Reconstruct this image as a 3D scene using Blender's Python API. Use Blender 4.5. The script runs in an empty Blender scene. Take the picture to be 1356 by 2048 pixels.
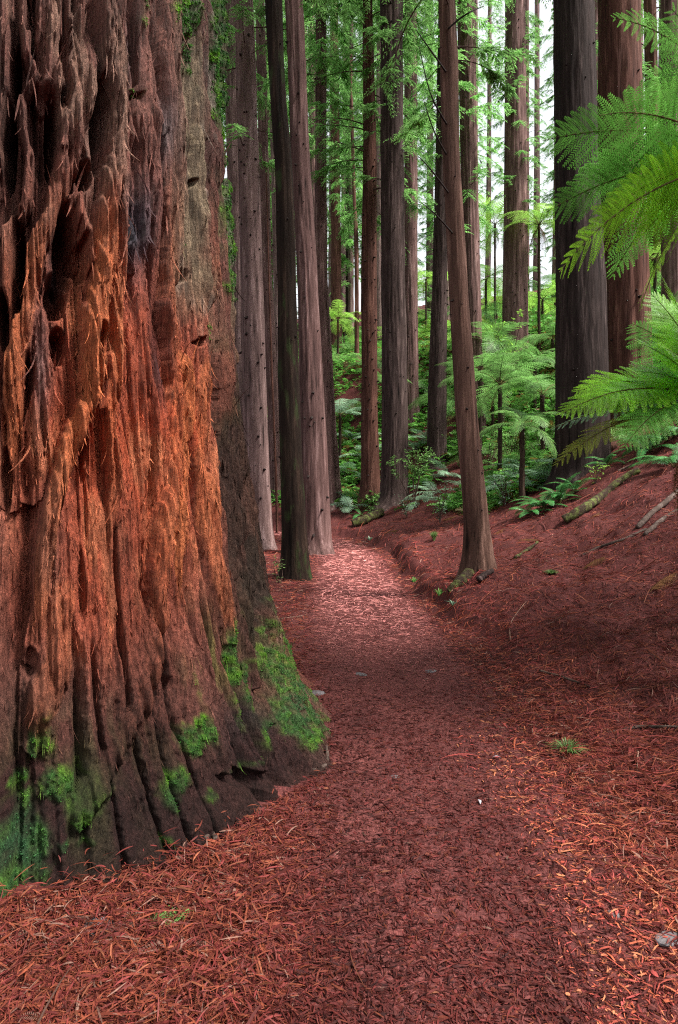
import bpy, math, random
import numpy as np
from math import radians as R, sin, cos, pi, atan2, sqrt

# ------------------------------------------------------------------ camera, light, exposure
C = bpy.context.scene
COL = C.collection
F, HX, HY, EYE = 1300.0, 678.0, 980.0, 1.5          # focal length and horizon of the photograph in its pixels, eye height
cam_d = bpy.data.cameras.new('camera'); cam = bpy.data.objects.new('camera', cam_d); COL.objects.link(cam)
cam.location = (0, 0, EYE); cam.rotation_euler = (R(90), 0, 0)
cam_d.sensor_fit = 'HORIZONTAL'; cam_d.sensor_width = 36; cam_d.lens = 36*F/1356
cam_d.shift_y = -(1024-HY)/1356; cam_d.clip_start = .05; cam_d.clip_end = 1000
C.camera = cam

SUN_EL, SUN_AZ = 57, 111           # azimuth from +Y clockwise
w = bpy.data.worlds.new('World'); C.world = w; w.use_nodes = True
nt = w.node_tree; bg = nt.nodes['Background']
sky = nt.nodes.new('ShaderNodeTexSky'); sky.sky_type = 'NISHITA'; sky.sun_disc = False
sky.sun_elevation = R(SUN_EL); sky.sun_rotation = R(SUN_AZ); sky.dust_density = 3; sky.air_density = 1
hs = nt.nodes.new('ShaderNodeHueSaturation'); hs.inputs['Saturation'].default_value = .18
nt.links.new(sky.outputs[0], hs.inputs['Color']); nt.links.new(hs.outputs[0], bg.inputs[0])
bg.inputs[1].default_value = .13
sd = bpy.data.lights.new('sun', 'SUN'); sun = bpy.data.objects.new('sun', sd); COL.objects.link(sun)
sd.energy = 3.3; sd.angle = R(10); sd.color = (1, .93, .84)
sun.rotation_euler = (R(90-SUN_EL), 0, R(-SUN_AZ+180))
sun.location = (0, 0, 40)
C.view_settings.view_transform = 'Standard'; C.view_settings.look = 'None'
C.view_settings.exposure = 1.55; C.view_settings.gamma = 1; C.view_settings.use_curve_mapping = False
C.cycles.max_bounces = 6; C.cycles.diffuse_bounces = 3; C.cycles.transmission_bounces = 4
C.cycles.transparent_max_bounces = 6; C.cycles.caustics_reflective = False; C.cycles.caustics_refractive = False
C.cycles.use_denoising = False; C.cycles.use_adaptive_sampling = False; C.cycles.filter_width = 1.15

# ------------------------------------------------------------------ helpers
rng = np.random.default_rng(7)
random.seed(11)

def at(x, y, Y):                                   # pixel of the photograph at depth Y
    return np.array([(x-HX)/F*Y, Y, EYE-(y-HY)/F*Y])
def px(p):
    return HX+F*p[0]/p[1], HY-F*(p[2]-EYE)/p[1]
def sstep(a, b, x):
    t = np.clip((x-a)/(b-a), 0, 1); return t*t*(3-2*t)

def _hash(ix, iy, iz, seed):
    h = (ix.astype(np.int64)*374761393 + iy.astype(np.int64)*668265263 + iz.astype(np.int64)*2147483647 + seed*974711) & 0xffffffff
    h = ((h ^ (h >> 13))*1274126177) & 0xffffffff
    h = ((h ^ (h >> 16))*2246822519) & 0xffffffff
    return ((h ^ (h >> 15)) & 0xffff)/65535.0
def noise(x, y, z=0., seed=0):                     # value noise in 0..1
    x, y, z = np.broadcast_arrays(np.asarray(x, float), np.asarray(y, float), np.asarray(z, float))
    ix, iy, iz = np.floor(x).astype(np.int64), np.floor(y).astype(np.int64), np.floor(z).astype(np.int64)
    fx, fy, fz = x-ix, y-iy, z-iz
    fx, fy, fz = fx*fx*(3-2*fx), fy*fy*(3-2*fy), fz*fz*(3-2*fz)
    def lerp(a, b, t): return a+(b-a)*t
    flat = not np.any(fz)
    def plane(dz):
        a = lerp(_hash(ix, iy, iz+dz, seed), _hash(ix+1, iy, iz+dz, seed), fx)
        b = lerp(_hash(ix, iy+1, iz+dz, seed), _hash(ix+1, iy+1, iz+dz, seed), fx)
        return lerp(a, b, fy)
    return plane(0) if flat else lerp(plane(0), plane(1), fz)
def fbm(x, y, z=0., seed=0, n=4):
    s, a, t = 0, .5, 0
    for k in range(n):
        s = s+a*noise(x*2**k, y*2**k, z*2**k, seed+k*17); t += a; a *= .5
    return s/t
def ridged(x, y, z=0., seed=0):                    # sharp crests
    return 1-np.abs(2*noise(x, y, z, seed)-1)

class G:                                           # collects vertices and quads
    def __init__(s): s.v, s.q, s.c, s.m, s.n = [], [], [], [], 0
    def add(s, v, q, c=None, m=0):
        v = np.asarray(v, float).reshape(-1, 3); q = np.asarray(q, int).reshape(-1, 4)
        s.v.append(v); s.q.append(q+s.n); s.n += len(v)
        c = np.ones((len(v), 3)) if c is None else np.broadcast_to(np.asarray(c, float), (len(v), 3))
        s.c.append(c); s.m.append(np.full(len(q), m))
        return s
    def mesh(s, name, mats, smooth=True):
        v = np.concatenate(s.v); q = np.concatenate(s.q); c = np.concatenate(s.c); m = np.concatenate(s.m)
        me = bpy.data.meshes.new(name)
        me.vertices.add(len(v)); me.vertices.foreach_set('co', v.ravel())
        tri = (q[:, 3] == q[:, 2]).astype(int)
        cnt = 4-tri; start = np.concatenate([[0], np.cumsum(cnt)[:-1]])
        keep = np.ones((len(q), 4), bool); keep[:, 3] = tri == 0
        loops = q[keep]
        me.loops.add(len(loops)); me.loops.foreach_set('vertex_index', loops)
        me.polygons.add(len(q)); me.polygons.foreach_set('loop_start', start)
        me.polygons.foreach_set('material_index', m.astype(np.int32))
        if smooth: me.polygons.foreach_set('use_smooth', np.ones(len(q), bool))
        at_ = me.attributes.new('Col', 'FLOAT_COLOR', 'POINT')
        at_.data.foreach_set('color', np.concatenate([c, np.ones((len(c), 1))], 1).ravel())
        for k in (mats if isinstance(mats, (list, tuple)) else [mats]): me.materials.append(k)
        me.update(calc_edges=True)
        return me
def link(name, me, parent=None):
    o = bpy.data.objects.new(name, me); COL.objects.link(o)
    if parent is not None: o.parent = parent
    return o
def thing(name, label, cat, loc=(0, 0, 0), rz=0, group=None):
    o = link(name, None); o.location = loc; o.rotation_euler = (0, 0, rz)
    o.empty_display_size = .2
    return tag(o, label, cat, group)
def tag(o, label, cat, group=None):
    o['label'] = label; o['category'] = cat
    if group: o['group'] = group
    return o
def grid_q(nr, nc, wrap=False):
    r = np.arange(nr-1)[:, None]*nc; c = np.arange(nc if wrap else nc-1)[None, :]; d = (c+1) % nc
    return np.stack([r+c, r+d, r+nc+d, r+nc+c], -1).reshape(-1, 4)
def tube(g, pts, rad, n=8, c=None, m=0, cap=True, wob=0, seed=0):
    pts = np.asarray(pts, float); k = len(pts)
    rad = np.broadcast_to(np.asarray(rad, float), (k,))
    t = np.gradient(pts, axis=0); t /= np.linalg.norm(t, axis=1)[:, None]+1e-9
    ref = np.array([0, 0, 1.]) if abs(t[0][2]) < .8 else np.array([1., 0, 0])
    a = np.cross(t, ref); a /= np.linalg.norm(a, axis=1)[:, None]+1e-9
    b = np.cross(t, a)
    th = np.arange(n)/n*2*pi
    rr = rad[:, None]*np.ones(n)
    if wob: rr = rr*(1+wob*(noise(np.cos(th)*1.5+5, np.sin(th)*1.5+5+0*th, np.arange(k)[:, None]*.7, seed)-.5)*2)
    v = pts[:, None]+rr[..., None]*(np.cos(th)[None, :, None]*a[:, None]+np.sin(th)[None, :, None]*b[:, None])
    q = grid_q(k, n, True)
    v = v.reshape(-1, 3); nv = len(v)
    if cap:
        v = np.concatenate([v, pts[:1], pts[-1:]])
        i = np.arange(n); j = (i+1) % n
        q = np.concatenate([q, np.stack([j, i, np.full(n, nv), np.full(n, nv)], 1), np.stack([(k-1)*n+i, (k-1)*n+j, np.full(n, nv+1), np.full(n, nv+1)], 1)])
    g.add(v, q, c, m)
def smooth_line(pts, n):
    pts = np.asarray(pts, float); s = np.linspace(0, 1, len(pts)); u = np.linspace(0, 1, n)
    # Catmull-Rom through the points
    out = []
    for x in u:
        k = min(int(x*(len(pts)-1)), len(pts)-2); t = x*(len(pts)-1)-k
        p0, p1, p2, p3 = pts[max(k-1, 0)], pts[k], pts[k+1], pts[min(k+2, len(pts)-1)]
        out.append(.5*((2*p1)+(p2-p0)*t+(2*p0-5*p1+4*p2-p3)*t*t+(3*p1-p0-3*p2+p3)*t**3))
    return np.array(out)

# ------------------------------------------------------------------ materials
class N:
    def __init__(s, name):
        s.m = bpy.data.materials.new(name); s.m.use_nodes = True; s.t = s.m.node_tree
        s.t.nodes.clear(); s.out = s.t.nodes.new('ShaderNodeOutputMaterial')
    def n(s, kind, **kw):
        x = s.t.nodes.new('ShaderNode'+kind)
        for k, v in kw.items():
            if k in x.inputs.keys(): 
                if hasattr(v, 'is_output'): s.t.links.new(v, x.inputs[k])
                else: x.inputs[k].default_value = v
            else: setattr(x, k, v)
        return x
    def l(s, a, b): s.t.links.new(a, b)
    def coords(s, scale, src='Object'):
        tc = s.n('TexCoord'); mp = s.n('Mapping'); mp.inputs['Scale'].default_value = scale
        s.l(tc.outputs[src], mp.inputs['Vector']); return mp.outputs[0]
    def noise(s, vec, scale, detail=4, rough=.6):
        x = s.n('TexNoise', Scale=scale, Detail=detail, Roughness=rough); s.l(vec, x.inputs['Vector']); return x.outputs['Fac']
    def ramp(s, fac, stops):
        x = s.n('ValToRGB'); e = x.color_ramp.elements
        while len(e) < len(stops): e.new(.5)
        for k, (p, c) in enumerate(stops): e[k].position = p; e[k].color = (*c, 1)
        s.l(fac, x.inputs[0]); return x.outputs[0]
    def mix(s, fac, a, b, mode='MIX'):
        x = s.n('Mix', data_type='RGBA', blend_type=mode)
        for v, i in ((fac, 0), (a, 6), (b, 7)):
            if hasattr(v, 'is_output'): s.l(v, x.inputs[i])
            else: x.inputs[i].default_value = v if i == 0 else (*v, 1)
        return x.outputs[2]
    def attr(s, name='Col'):
        return s.n('Attribute', attribute_name=name).outputs['Color']
    def bump(s, h, strength, dist):
        x = s.n('Bump', Strength=strength, Distance=dist); s.l(h, x.inputs['Height']); return x.outputs[0]
    def finish(s, col, rough=.85, normal=None, spec=.2, trans=0):
        p = s.n('BsdfPrincipled', Roughness=rough); p.inputs['Specular IOR Level'].default_value = spec
        if hasattr(col, 'is_output'): s.l(col, p.inputs['Base Color'])
        else: p.inputs['Base Color'].default_value = (*col, 1)
        if normal is not None: s.l(normal, p.inputs['Normal'])
        o = p.outputs[0]
        if trans:
            t = s.n('BsdfTranslucent'); mx = s.n('MixShader'); mx.inputs[0].default_value = trans
            if hasattr(col, 'is_output'): s.l(col, t.inputs['Color'])
            else: t.inputs['Color'].default_value = (*col, 1)
            s.l(o, mx.inputs[1]); s.l(t.outputs[0], mx.inputs[2]); o = mx.outputs[0]
        s.l(o, s.out.inputs['Surface']); return s.m

def bark_mat(name, dark, mid, light, moss=0., k=1.):
    a = N(name)
    v = a.coords((1, 1, .09)); v2 = a.coords((1, 1, .3))
    n0 = a.noise(v, 17*k, 5, .6); n9 = a.noise(a.coords((1, 1, .05)), 60*k, 4, .7); n2 = a.noise(v2, 3, 3)
    nb_ = a.noise(a.coords((1, 1, .07)), 8*k, 4, .6); n1 = a.n('MixRGB'); n1.inputs[0].default_value = .4; a.l(n0, n1.inputs[1]); a.l(n9, n1.inputs[2]); n1_ = n1.outputs[0]
    n1 = a.n('MixRGB'); n1.inputs[0].default_value = .42; a.l(n1_, n1.inputs[1]); a.l(nb_, n1.inputs[2]); n1 = n1.outputs[0]
    col = a.ramp(n1, [(.38, tuple(q*.6 for q in dark)), (.465, tuple(q*.85 for q in mid)), (.53, mid), (.62, light)])
    col = a.mix(.55, col, a.ramp(n2, [(.3, (.55, .5, .5)), (.7, (1.35, 1.3, 1.3))]), 'MULTIPLY')
    if moss:
        n3 = a.noise(a.coords((1, 1, .35)), 5, 5)
        col = a.mix(a.ramp(n3, [(.62-moss*.3, (0, 0, 0)), (.72-moss*.3, (1, 1, 1))]), col, (.026, .036, .013))
    col = a.mix(1., col, a.attr(), 'MULTIPLY')
    return a.finish(col, .9, a.bump(n1, 1., .05), .12)
B_MAUVE = bark_mat('bark_mauve', (.03, .018, .016), (.12, .070, .065), (.27, .18, .17))
B_PALE = bark_mat('bark_pale', (.05, .034, .032), (.16, .105, .10), (.31, .22, .215))
B_RED = bark_mat('bark_red', (.025, .012, .009), (.085, .038, .029), (.18, .09, .068))
B_DARK = bark_mat('bark_dark', (.014, .010, .010), (.05, .033, .031), (.13, .092, .087))
B_MOSSY = bark_mat('bark_mossy', (.006, .004, .003), (.018, .011, .008), (.045, .028, .02), .22)
B_BLACK = bark_mat('bark_black', (.008, .006, .006), (.026, .018, .017), (.075, .055, .052))
B_LILAC = bark_mat('bark_lilac', (.022, .013, .012), (.10, .057, .053), (.21, .135, .13))
B_BROWN = bark_mat('bark_brown', (.024, .013, .010), (.085, .046, .035), (.18, .105, .082))
STUB = N('dead_stub').finish((.018, .012, .011), .9)
def leaf_mat(name, col, trans=.35, rough=.45, spec=.35, var=.5):
    a = N(name); oi = a.n('ObjectInfo')
    n1 = a.noise(a.coords((1, 1, 1)), 3.5, 3)
    k = a.ramp(n1, [(.3, (1-var,)*3), (.7, (1+var*.7,)*3)])
    c = a.mix(1., col, k, 'MULTIPLY'); c = a.mix(1., c, a.attr(), 'MULTIPLY')
    h = a.n('HueSaturation', Color=c)
    mr = a.n('MapRange'); a.l(oi.outputs['Random'], mr.inputs[0]); mr.inputs[3].default_value = .8; mr.inputs[4].default_value = 1.2
    a.l(mr.outputs[0], h.inputs['Value'])
    return a.finish(h.outputs[0], rough, None, spec, trans)
L_CROWN = leaf_mat('redwood_leaf', (.20, .42, .12), .5, .5, .2)
L_FERN = leaf_mat('fern_leaf', (.19, .40, .11), .4)
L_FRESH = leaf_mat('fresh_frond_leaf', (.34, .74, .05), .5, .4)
L_SILVER = leaf_mat('silvery_fern_leaf', (.26, .42, .28), .3, .35, .6)
L_OLIVE = leaf_mat('ageing_frond_leaf', (.26, .30, .04), .4, .5)
L_DEEP = leaf_mat('deep_green_fern_leaf', (.05, .19, .05), .25, .3, .5)
L_BROAD = leaf_mat('broad_leaf', (.18, .36, .10), .35, .3, .5)
L_LIME = leaf_mat('lime_leaf', (.32, .58, .10), .45, .4, .3)
L_DRY = leaf_mat('dry_frond', (.16, .075, .03), .3, .7, .1)
L_GRASS = leaf_mat('grass_blade', (.17, .29, .09), .35)
WOOD_FERN = bark_mat('fern_trunk', (.012, .009, .007), (.045, .03, .022), (.11, .075, .055))
WOOD_TWIG = bark_mat('twig_wood', (.03, .02, .016), (.08, .052, .042), (.16, .11, .095))
a = N('litter'); M_LITTER = a.finish(a.mix(.5, a.attr(), a.mix(1., a.attr(), a.ramp(a.noise(a.coords((1, 1, 1)), 90, 3), [(.3, (.45,)*3), (.7, (1.5,)*3)]), 'MULTIPLY')), .75, None, .2, .12)
def vcol_mat(name, rough=.8, nscale=60, spec=.2, bstr=.4):
    a = N(name); n1 = a.noise(a.coords((1, 1, 1)), nscale, 4)
    return a.finish(a.mix(1., a.attr(), a.ramp(n1, [(.3, (.6,)*3), (.7, (1.35,)*3)]), 'MULTIPLY'), rough, a.bump(n1, bstr, .01), spec)
M_VC = vcol_mat('weathered_surface')

# ------------------------------------------------------------------ the ground
EDGE = np.array([(1.55, -30), (1.5, -3), (1.42, 2), (1.34, 6), (1.22, 10), (1.15, 14), (.9, 17.5), (.2, 20.3), (-1.2, 22.8), (-4, 25.5), (-9, 28.5), (-16, 31.5), (-40, 40)])
EDGE = smooth_line(EDGE, 90)
def edge_d(X, Y):                                  # signed distance to the path's bank edge, + on the bank
    X = np.asarray(X, float); Y = np.asarray(Y, float); sh = X.shape; X = X.ravel(); Y = Y.ravel()
    best = np.full(X.shape, 1e9); sg = np.ones(X.shape)
    for a_, b_ in zip(EDGE[:-1], EDGE[1:]):
        d = b_-a_; L2 = d@d
        t = np.clip(((X-a_[0])*d[0]+(Y-a_[1])*d[1])/L2, 0, 1)
        ex, ey = X-a_[0]-t*d[0], Y-a_[1]-t*d[1]
        q = ex*ex+ey*ey; up = q < best
        best = np.where(up, q, best); sg = np.where(up, np.sign(d[1]*ex-d[0]*ey), sg)
    return (np.sqrt(best)*sg).reshape(sh)
HC, = [np.array([-1.9, 4.0])]                      # axis of the giant trunk
def ground(X, Y, fine=True):
    X = np.asarray(X, float); Y = np.asarray(Y, float)
    d = edge_d(X, Y)+.34*(noise(X*1.7+3, Y*1.7, seed=14)-.5)+.12*(noise(X*6, Y*6, seed=15)-.5)
    dd = np.clip(d, 0, 14)
    b = .28*dd+.027*dd*dd
    b = b+np.where(d > 14, .36*(np.clip(d, 14, 60)-14), 0)
    b = b*(.74+.26*sstep(6, 14, Y))
    b = b+.16*(sstep(0, .22, d)-sstep(.3, 2.5, d))*sstep(5, 8, Y)*(.4+1.2*noise(X*1.1, Y*1.1, seed=13))
    z = b-.035*np.clip(-d-3, 0, 40)
    z = z-.03*np.exp(-((d+.9)/.7)**2)
    z = z+.26*(fbm(X*.9, Y*.9, seed=3)-.5)*sstep(-.2, 1.2, d)+.17*(fbm(X*2.6, Y*2.6, seed=12)-.5)*sstep(-.1, .5, d)+.06*(fbm(X*7, Y*7, seed=16)-.5)*sstep(.2, .6, d)+.10*(fbm(X*.7, Y*.7, seed=4)-.5)*sstep(-1.6, -3, d)
    rr = np.hypot(X-HC[0], Y-HC[1])
    z = z+.025*np.exp(-np.clip(rr-1.7, 0, 9)**2/.18)*sstep(4.2, 2.2, Y)
    if fine:
        z = z+.028*(fbm(X*5, Y*5, seed=5)-.5)+.012*(noise(X*22, Y*22, seed=6)-.5)
    return z
def gz(x, y): return float(ground(np.array([x]), np.array([y]))[0])
def hit(x, y, ymax=120):                           # where the ray through a pixel meets the ground
    Y = np.geomspace(1.5, ymax, 1500)
    X = (x-HX)/F*Y; Z = EYE-(y-HY)/F*Y
    k = np.nonzero(ground(X, Y, False) >= Z)[0]
    Yh = Y[k[0]] if len(k) else ymax
    return np.array([(x-HX)/F*Yh, Yh, gz((x-HX)/F*Yh, Yh)])

def axis_pts(lo, hi, a0, a1, step, grow):
    mid = list(np.arange(a0, a1, step)); s = step; p = a1; up = []
    while p < hi: up.append(p); s *= grow; p += s
    up.append(hi); s = step; p = a0; dn = []
    while p > lo: s *= grow; p -= s; dn.append(max(p, lo))
    return np.array(dn[::-1]+mid+up)
gx = axis_pts(-120, 120, -2.2, 4.6, .045, 1.045); gy = axis_pts(-40, 220, 1.2, 9.5, .045, 1.035)
XX, YY = np.meshgrid(gx, gy); ZZ = ground(XX, YY)
def soil(name, lo, mid, hi, big=1.):
    a = N(name); v = a.coords((1, 1, 1))
    n1 = a.noise(v, 45, 6, .7); n2 = a.noise(v, 1.3, 4); n3 = a.noise(a.coords((1, .25, 1)), 120, 4, .7); n4 = a.noise(a.coords((.25, 1, 1)), 120, 4, .7)
    f = a.n('Math', operation='MAXIMUM'); a.l(n3, f.inputs[0]); a.l(n4, f.inputs[1])
    c = a.ramp(f.outputs[0], [(.42, lo), (.56, mid), (.74, hi)])
    c = a.mix(.7, c, a.ramp(n2, [(.3, (.6, .55, .6)), (.7, (1.35, 1.3, 1.25))]), 'MULTIPLY')
    c = a.mix(.6, c, a.ramp(n1, [(.3, (.5,)*3), (.7, (1.4,)*3)]), 'MULTIPLY')
    return a.finish(c, .9, a.bump(f.outputs[0], .9, .012), .15)
M_SOIL = soil('forest_floor_soil', (.028, .009, .009), (.080, .021, .020), (.18, .048, .039))
M_PATH = soil('path_litter_soil', (.05, .016, .016), (.12, .036, .034), (.25, .085, .077))
g = G(); g.add(np.stack([XX, YY, ZZ], -1), grid_q(len(gy), len(gx)))
o = link('forest_ground', g.mesh('forest_ground', M_SOIL)); o['kind'] = 'structure'
# the trodden path: a ribbon along the bank edge
i0, i1 = 12, 74
E = smooth_line(EDGE[i0:i1], 420); T = np.gradient(E, axis=0); T /= np.linalg.norm(T, axis=1)[:, None]
NL = np.stack([-T[:, 1], T[:, 0]], 1)
ww = np.linspace(0, 1, 34)
s_ = np.arange(len(E))
left = 1.75+.22*noise(s_*.11, s_*0, seed=8)-.45*sstep(7, 16, E[:, 1]); right = .12+.22*noise(s_*.13, s_*0, seed=9)
off = right[:, None]+(left-right)[:, None]*ww[None]
PX = E[:, None, 0]+NL[:, None, 0]*off; PY = E[:, None, 1]+NL[:, None, 1]*off
PZ = ground(PX, PY)+.006-.03*(np.abs(ww-.5)[None] > .49)
g = G(); g.add(np.stack([PX, PY, PZ], -1), grid_q(len(E), len(ww))[:, ::-1])
o = link('path', g.mesh('path', M_PATH)); o['kind'] = 'structure'

# ------------------------------------------------------------------ the giant trunk
giant = thing('giant_redwood_tree', 'huge shaggy orange-brown redwood trunk with deep holes and bright green moss beside the path', 'tree', (HC[0], HC[1], 0))
def hero_r(z): return 1.37-.058*z+.5*np.exp(-np.maximum(z, -.6)/.55)*np.where(z < 6, 1, 0)+.0011*np.clip(z-5, 0, 40)**2*.2
CD = np.array([.429, -.903]); RD = np.array([.903, .429])
ps = np.concatenate([np.linspace(-180, -24, 60)[:-1], np.linspace(-24, 88, 660)[:-1], np.linspace(88, 180, 36)])*pi/180
zs = np.concatenate([np.linspace(-.5, -.06, 14)[:-1], np.linspace(-.06, 4.75, 1020)[:-1], np.linspace(4.75, 24, 70)])
PS, ZS = np.meshgrid(ps, zs); RB = hero_r(ZS)
def lobe(c, wd, amp, h): return amp*np.exp(-((PS-R(c))/R(wd))**2)*np.exp(-np.maximum(ZS, -.2)/h)
RB = RB+lobe(62, 9, -.02, .42)+lobe(38, 9, -.04, .5)+lobe(12, 14, .07, .5)+lobe(-14, 12, .12, .6)+lobe(50, 5, .03, .6)+lobe(100, 14, .15, .5)+lobe(150, 16, .2, .5)+lobe(-60, 18, .2, .5)+lobe(-110, 15, .2, .5)
def hero_xy(r): return HC[0]+r*(np.cos(PS)*CD[0]+np.sin(PS)*RD[0]), HC[1]+r*(np.cos(PS)*CD[1]+np.sin(PS)*RD[1])
hx, hy = hero_xy(RB)
U = HX+F*hx/np.maximum(hy, .3); V = HY-F*(ZS-EYE)/np.maximum(hy, .3)      # where each point of the bark lies in the photograph
vis = (PS > R(-24)) & (PS < R(88)) & (ZS < 4.8)
U = np.where(vis, U, -900); 
A_ = PS*1.3
wa = A_+.085*(fbm(A_*1.4, ZS*.7, seed=20)-.5)+.014*(fbm(A_*5, ZS*2.2, seed=21)-.5)
r0 = ridged(wa/.27+3, ZS/1.5, seed=22); r1 = ridged(wa/.10, ZS/1.2, seed=23); r2 = ridged(wa/.042, ZS/.55, seed=24)
fib = noise(wa/.013, ZS/.20, seed=25); fib2 = noise(wa/.02, ZS/.05, seed=26); crag = fbm(wa/.05, ZS/.09, seed=27)
left_ = sstep(330, 200, U)*sstep(1250, 900, V); base_ = sstep(1250, 1480, V)
left_ = np.where(vis, left_, .4); base_ = np.where(vis, base_, sstep(.8, .1, ZS))
cav = np.minimum(1, 2.6*np.abs(noise(wa/.075+9, ZS/.75, seed=29)-.5))**.6*np.minimum(1, .6+noise(wa/.3, ZS/.6, seed=30))
shag = .72+.45*fbm(A_*3, ZS*.8, seed=28)
def groove(wd, ln, depth, width, seed, cover):
    q = np.abs(noise(wa/wd+seed*3.1, ZS/ln+seed, seed=seed)-.5)
    return -depth*np.exp(-(q/width)**1.3)*sstep(cover, cover+.22, fbm(wa*4+seed, ZS*.9, seed=seed+1))
fib3 = noise(wa/.008, ZS/.30, seed=34)
rough = 1-.12*base_
D = (.055*(r1-.62)+.034*(r2-.5))*rough*shag+.032*(r0-.6)*rough+(.020*(fib-.5)+.012*(fib3-.5))*rough+.004*(fib2-.5)+.011*(crag-.5)
D = D+(groove(.17, 3.2, .19, .055, 61, .20)+groove(.10, 2.0, .12, .07, 63, .28)+groove(.055, 1.2, .05, .09, 65, .30)+groove(.03, .7, .025, .12, 67, .32))*(1-.15*base_)+.045*base_*(crag-.5)+.02*base_*(fbm(wa/.018, ZS/.022, seed=72)-.5)
D = D-.05*left_+.045*left_*(ridged(wa/.05, ZS/1.7, seed=54)-.55)+.03*left_*(ridged(wa/.022, ZS/.9, seed=55)-.5)
def blob(x, y, rx, ry): return np.exp(-(((U-x)/rx)**2+((V-y)/ry)**2))
def seg_d(pts):                                     # distance in photo px to a polyline, with the fraction along it
    best = np.full(U.shape, 1e9); frac = np.zeros(U.shape); n = len(pts)-1
    for k, (p, q) in enumerate(zip(pts[:-1], pts[1:])):
        p, q = np.array(p, float), np.array(q, float); d = q-p
        t = np.clip(((U-p[0])*d[0]+(V-p[1])*d[1])/(d@d), 0, 1)
        e = np.hypot(U-p[0]-t*d[0], V-p[1]-t*d[1]); frac = np.where(e < best, (k+t)/n, frac); best = np.minimum(best, e)
    return best, frac
wob = 14*(fbm(wa*5, ZS*1.6, seed=31)-.5)+12*(fbm(wa*18, ZS*2.2, seed=32)-.5)+8*(fbm(wa*45, ZS*6, seed=33)-.5)
STR = np.zeros(U.shape)                              # how much a point belongs to a strand
ORG = np.zeros(U.shape)
strands = [  # points, half width, height, orange (0 weathered .. 1 bare orange)
 ([(10, 0), (14, 120), (6, 260), (0, 380)], 15, .10, .1),
 ([(48, 0), (52, 110), (72, 160), (45, 200), (47, 260), (58, 320), (48, 400), (18, 470), (14, 640), (24, 760)], 14, .13, .25),
 ([(100, 0), (92, 90), (96, 160), (84, 200)], 26, .12, .15),
 ([(112, 130), (106, 190), (118, 240), (126, 300)], 11, .10, .2),
 ([(165, 30), (166, 110), (160, 200), (146, 280), (122, 350), (100, 430), (76, 500), (58, 570), (46, 640), (34, 720), (26, 860), (20, 1000)], 22, .15, .7),
 ([(60, 600), (82, 660), (86, 760), (70, 880), (60, 980)], 26, .10, .05),
 ([(140, 380), (152, 440), (170, 500), (182, 560)], 17, .13, .15),
 ([(205, 0), (214, 90), (224, 170), (236, 230), (230, 300), (222, 360), (206, 450), (198, 540), (186, 620), (184, 720), (178, 800), (140, 890), (112, 980), (96, 1080), (84, 1200), (60, 1320)], 19, .16, .85),
 ([(255, 0), (248, 120), (256, 260), (246, 380), (240, 520), (236, 700), (222, 820), (232, 960), (210, 1120)], 12, .07, .45),
 ([(300, 180), (292, 330), (290, 440), (278, 530)], 22, .07, 0),
 ([(345, 0), (338, 160), (345, 330), (352, 500), (345, 620), (356, 760), (352, 900), (330, 1060), (326, 1240), (290, 1420), (230, 1560)], 13, .065, .4),
 ([(385, 0), (398, 160), (392, 300), (396, 420), (404, 560), (412, 650)], 10, .075, .1),
 ([(412, 700), (400, 800), (396, 930), (420, 1060), (440, 1160), (470, 1280)], 11, .06, .6),
 ([(418, 220), (424, 360), (418, 430), (424, 560), (418, 650)], 8, .06, .2),
 ([(350, 690), (374, 760), (372, 860), (366, 1000), (362, 1240)], 13, .05, 1),
 ([(432, 0), (444, 150), (454, 330), (466, 520), (478, 720), (490, 900), (508, 1080), (530, 1220), (580, 1350), (630, 1450)], 9, .07, .1),
 ([(452, 660), (458, 820), (470, 980), (478, 1150), (500, 1300), (545, 1440)], 8, .05, .1),
 ([(310, 1260), (290, 1380), (250, 1480), (180, 1590), (120, 1700)], 20, .07, .15),
 ([(130, 1150), (120, 1320), (60, 1480)], 28, .06, .3),
]
for pts, hw, h, og in strands:
    d, fr_ = seg_d(pts); d = d+wob*hw/13
    fade = (sstep(-.02, .14, fr_) if pts[0][1] > 5 else 1)*(sstep(1.02, .80, fr_))
    m = np.where(vis, np.clip(1-(d/hw)**2, 0, 1), 0)*fade
    new = -.02+h*np.sqrt(m)*fade*(.75+.5*shag*.5)+.034*(fib-.5)+.018*(fib3-.5)+.040*(r2-.5)+.02*(crag-.5)+.03*(ridged(wa/.028, ZS/.6, seed=56)-.5)+.6*(groove(.05, 1.2, .05, .09, 65, .2)+groove(.03, .7, .025, .12, 67, .2))
    ok = m > 0
    D = np.where(ok, np.maximum(D, D*.25+new), D); STR = np.maximum(STR, sstep(0, .3, m)); ORG = np.maximum(ORG, og*sstep(0, .4, m))
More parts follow.
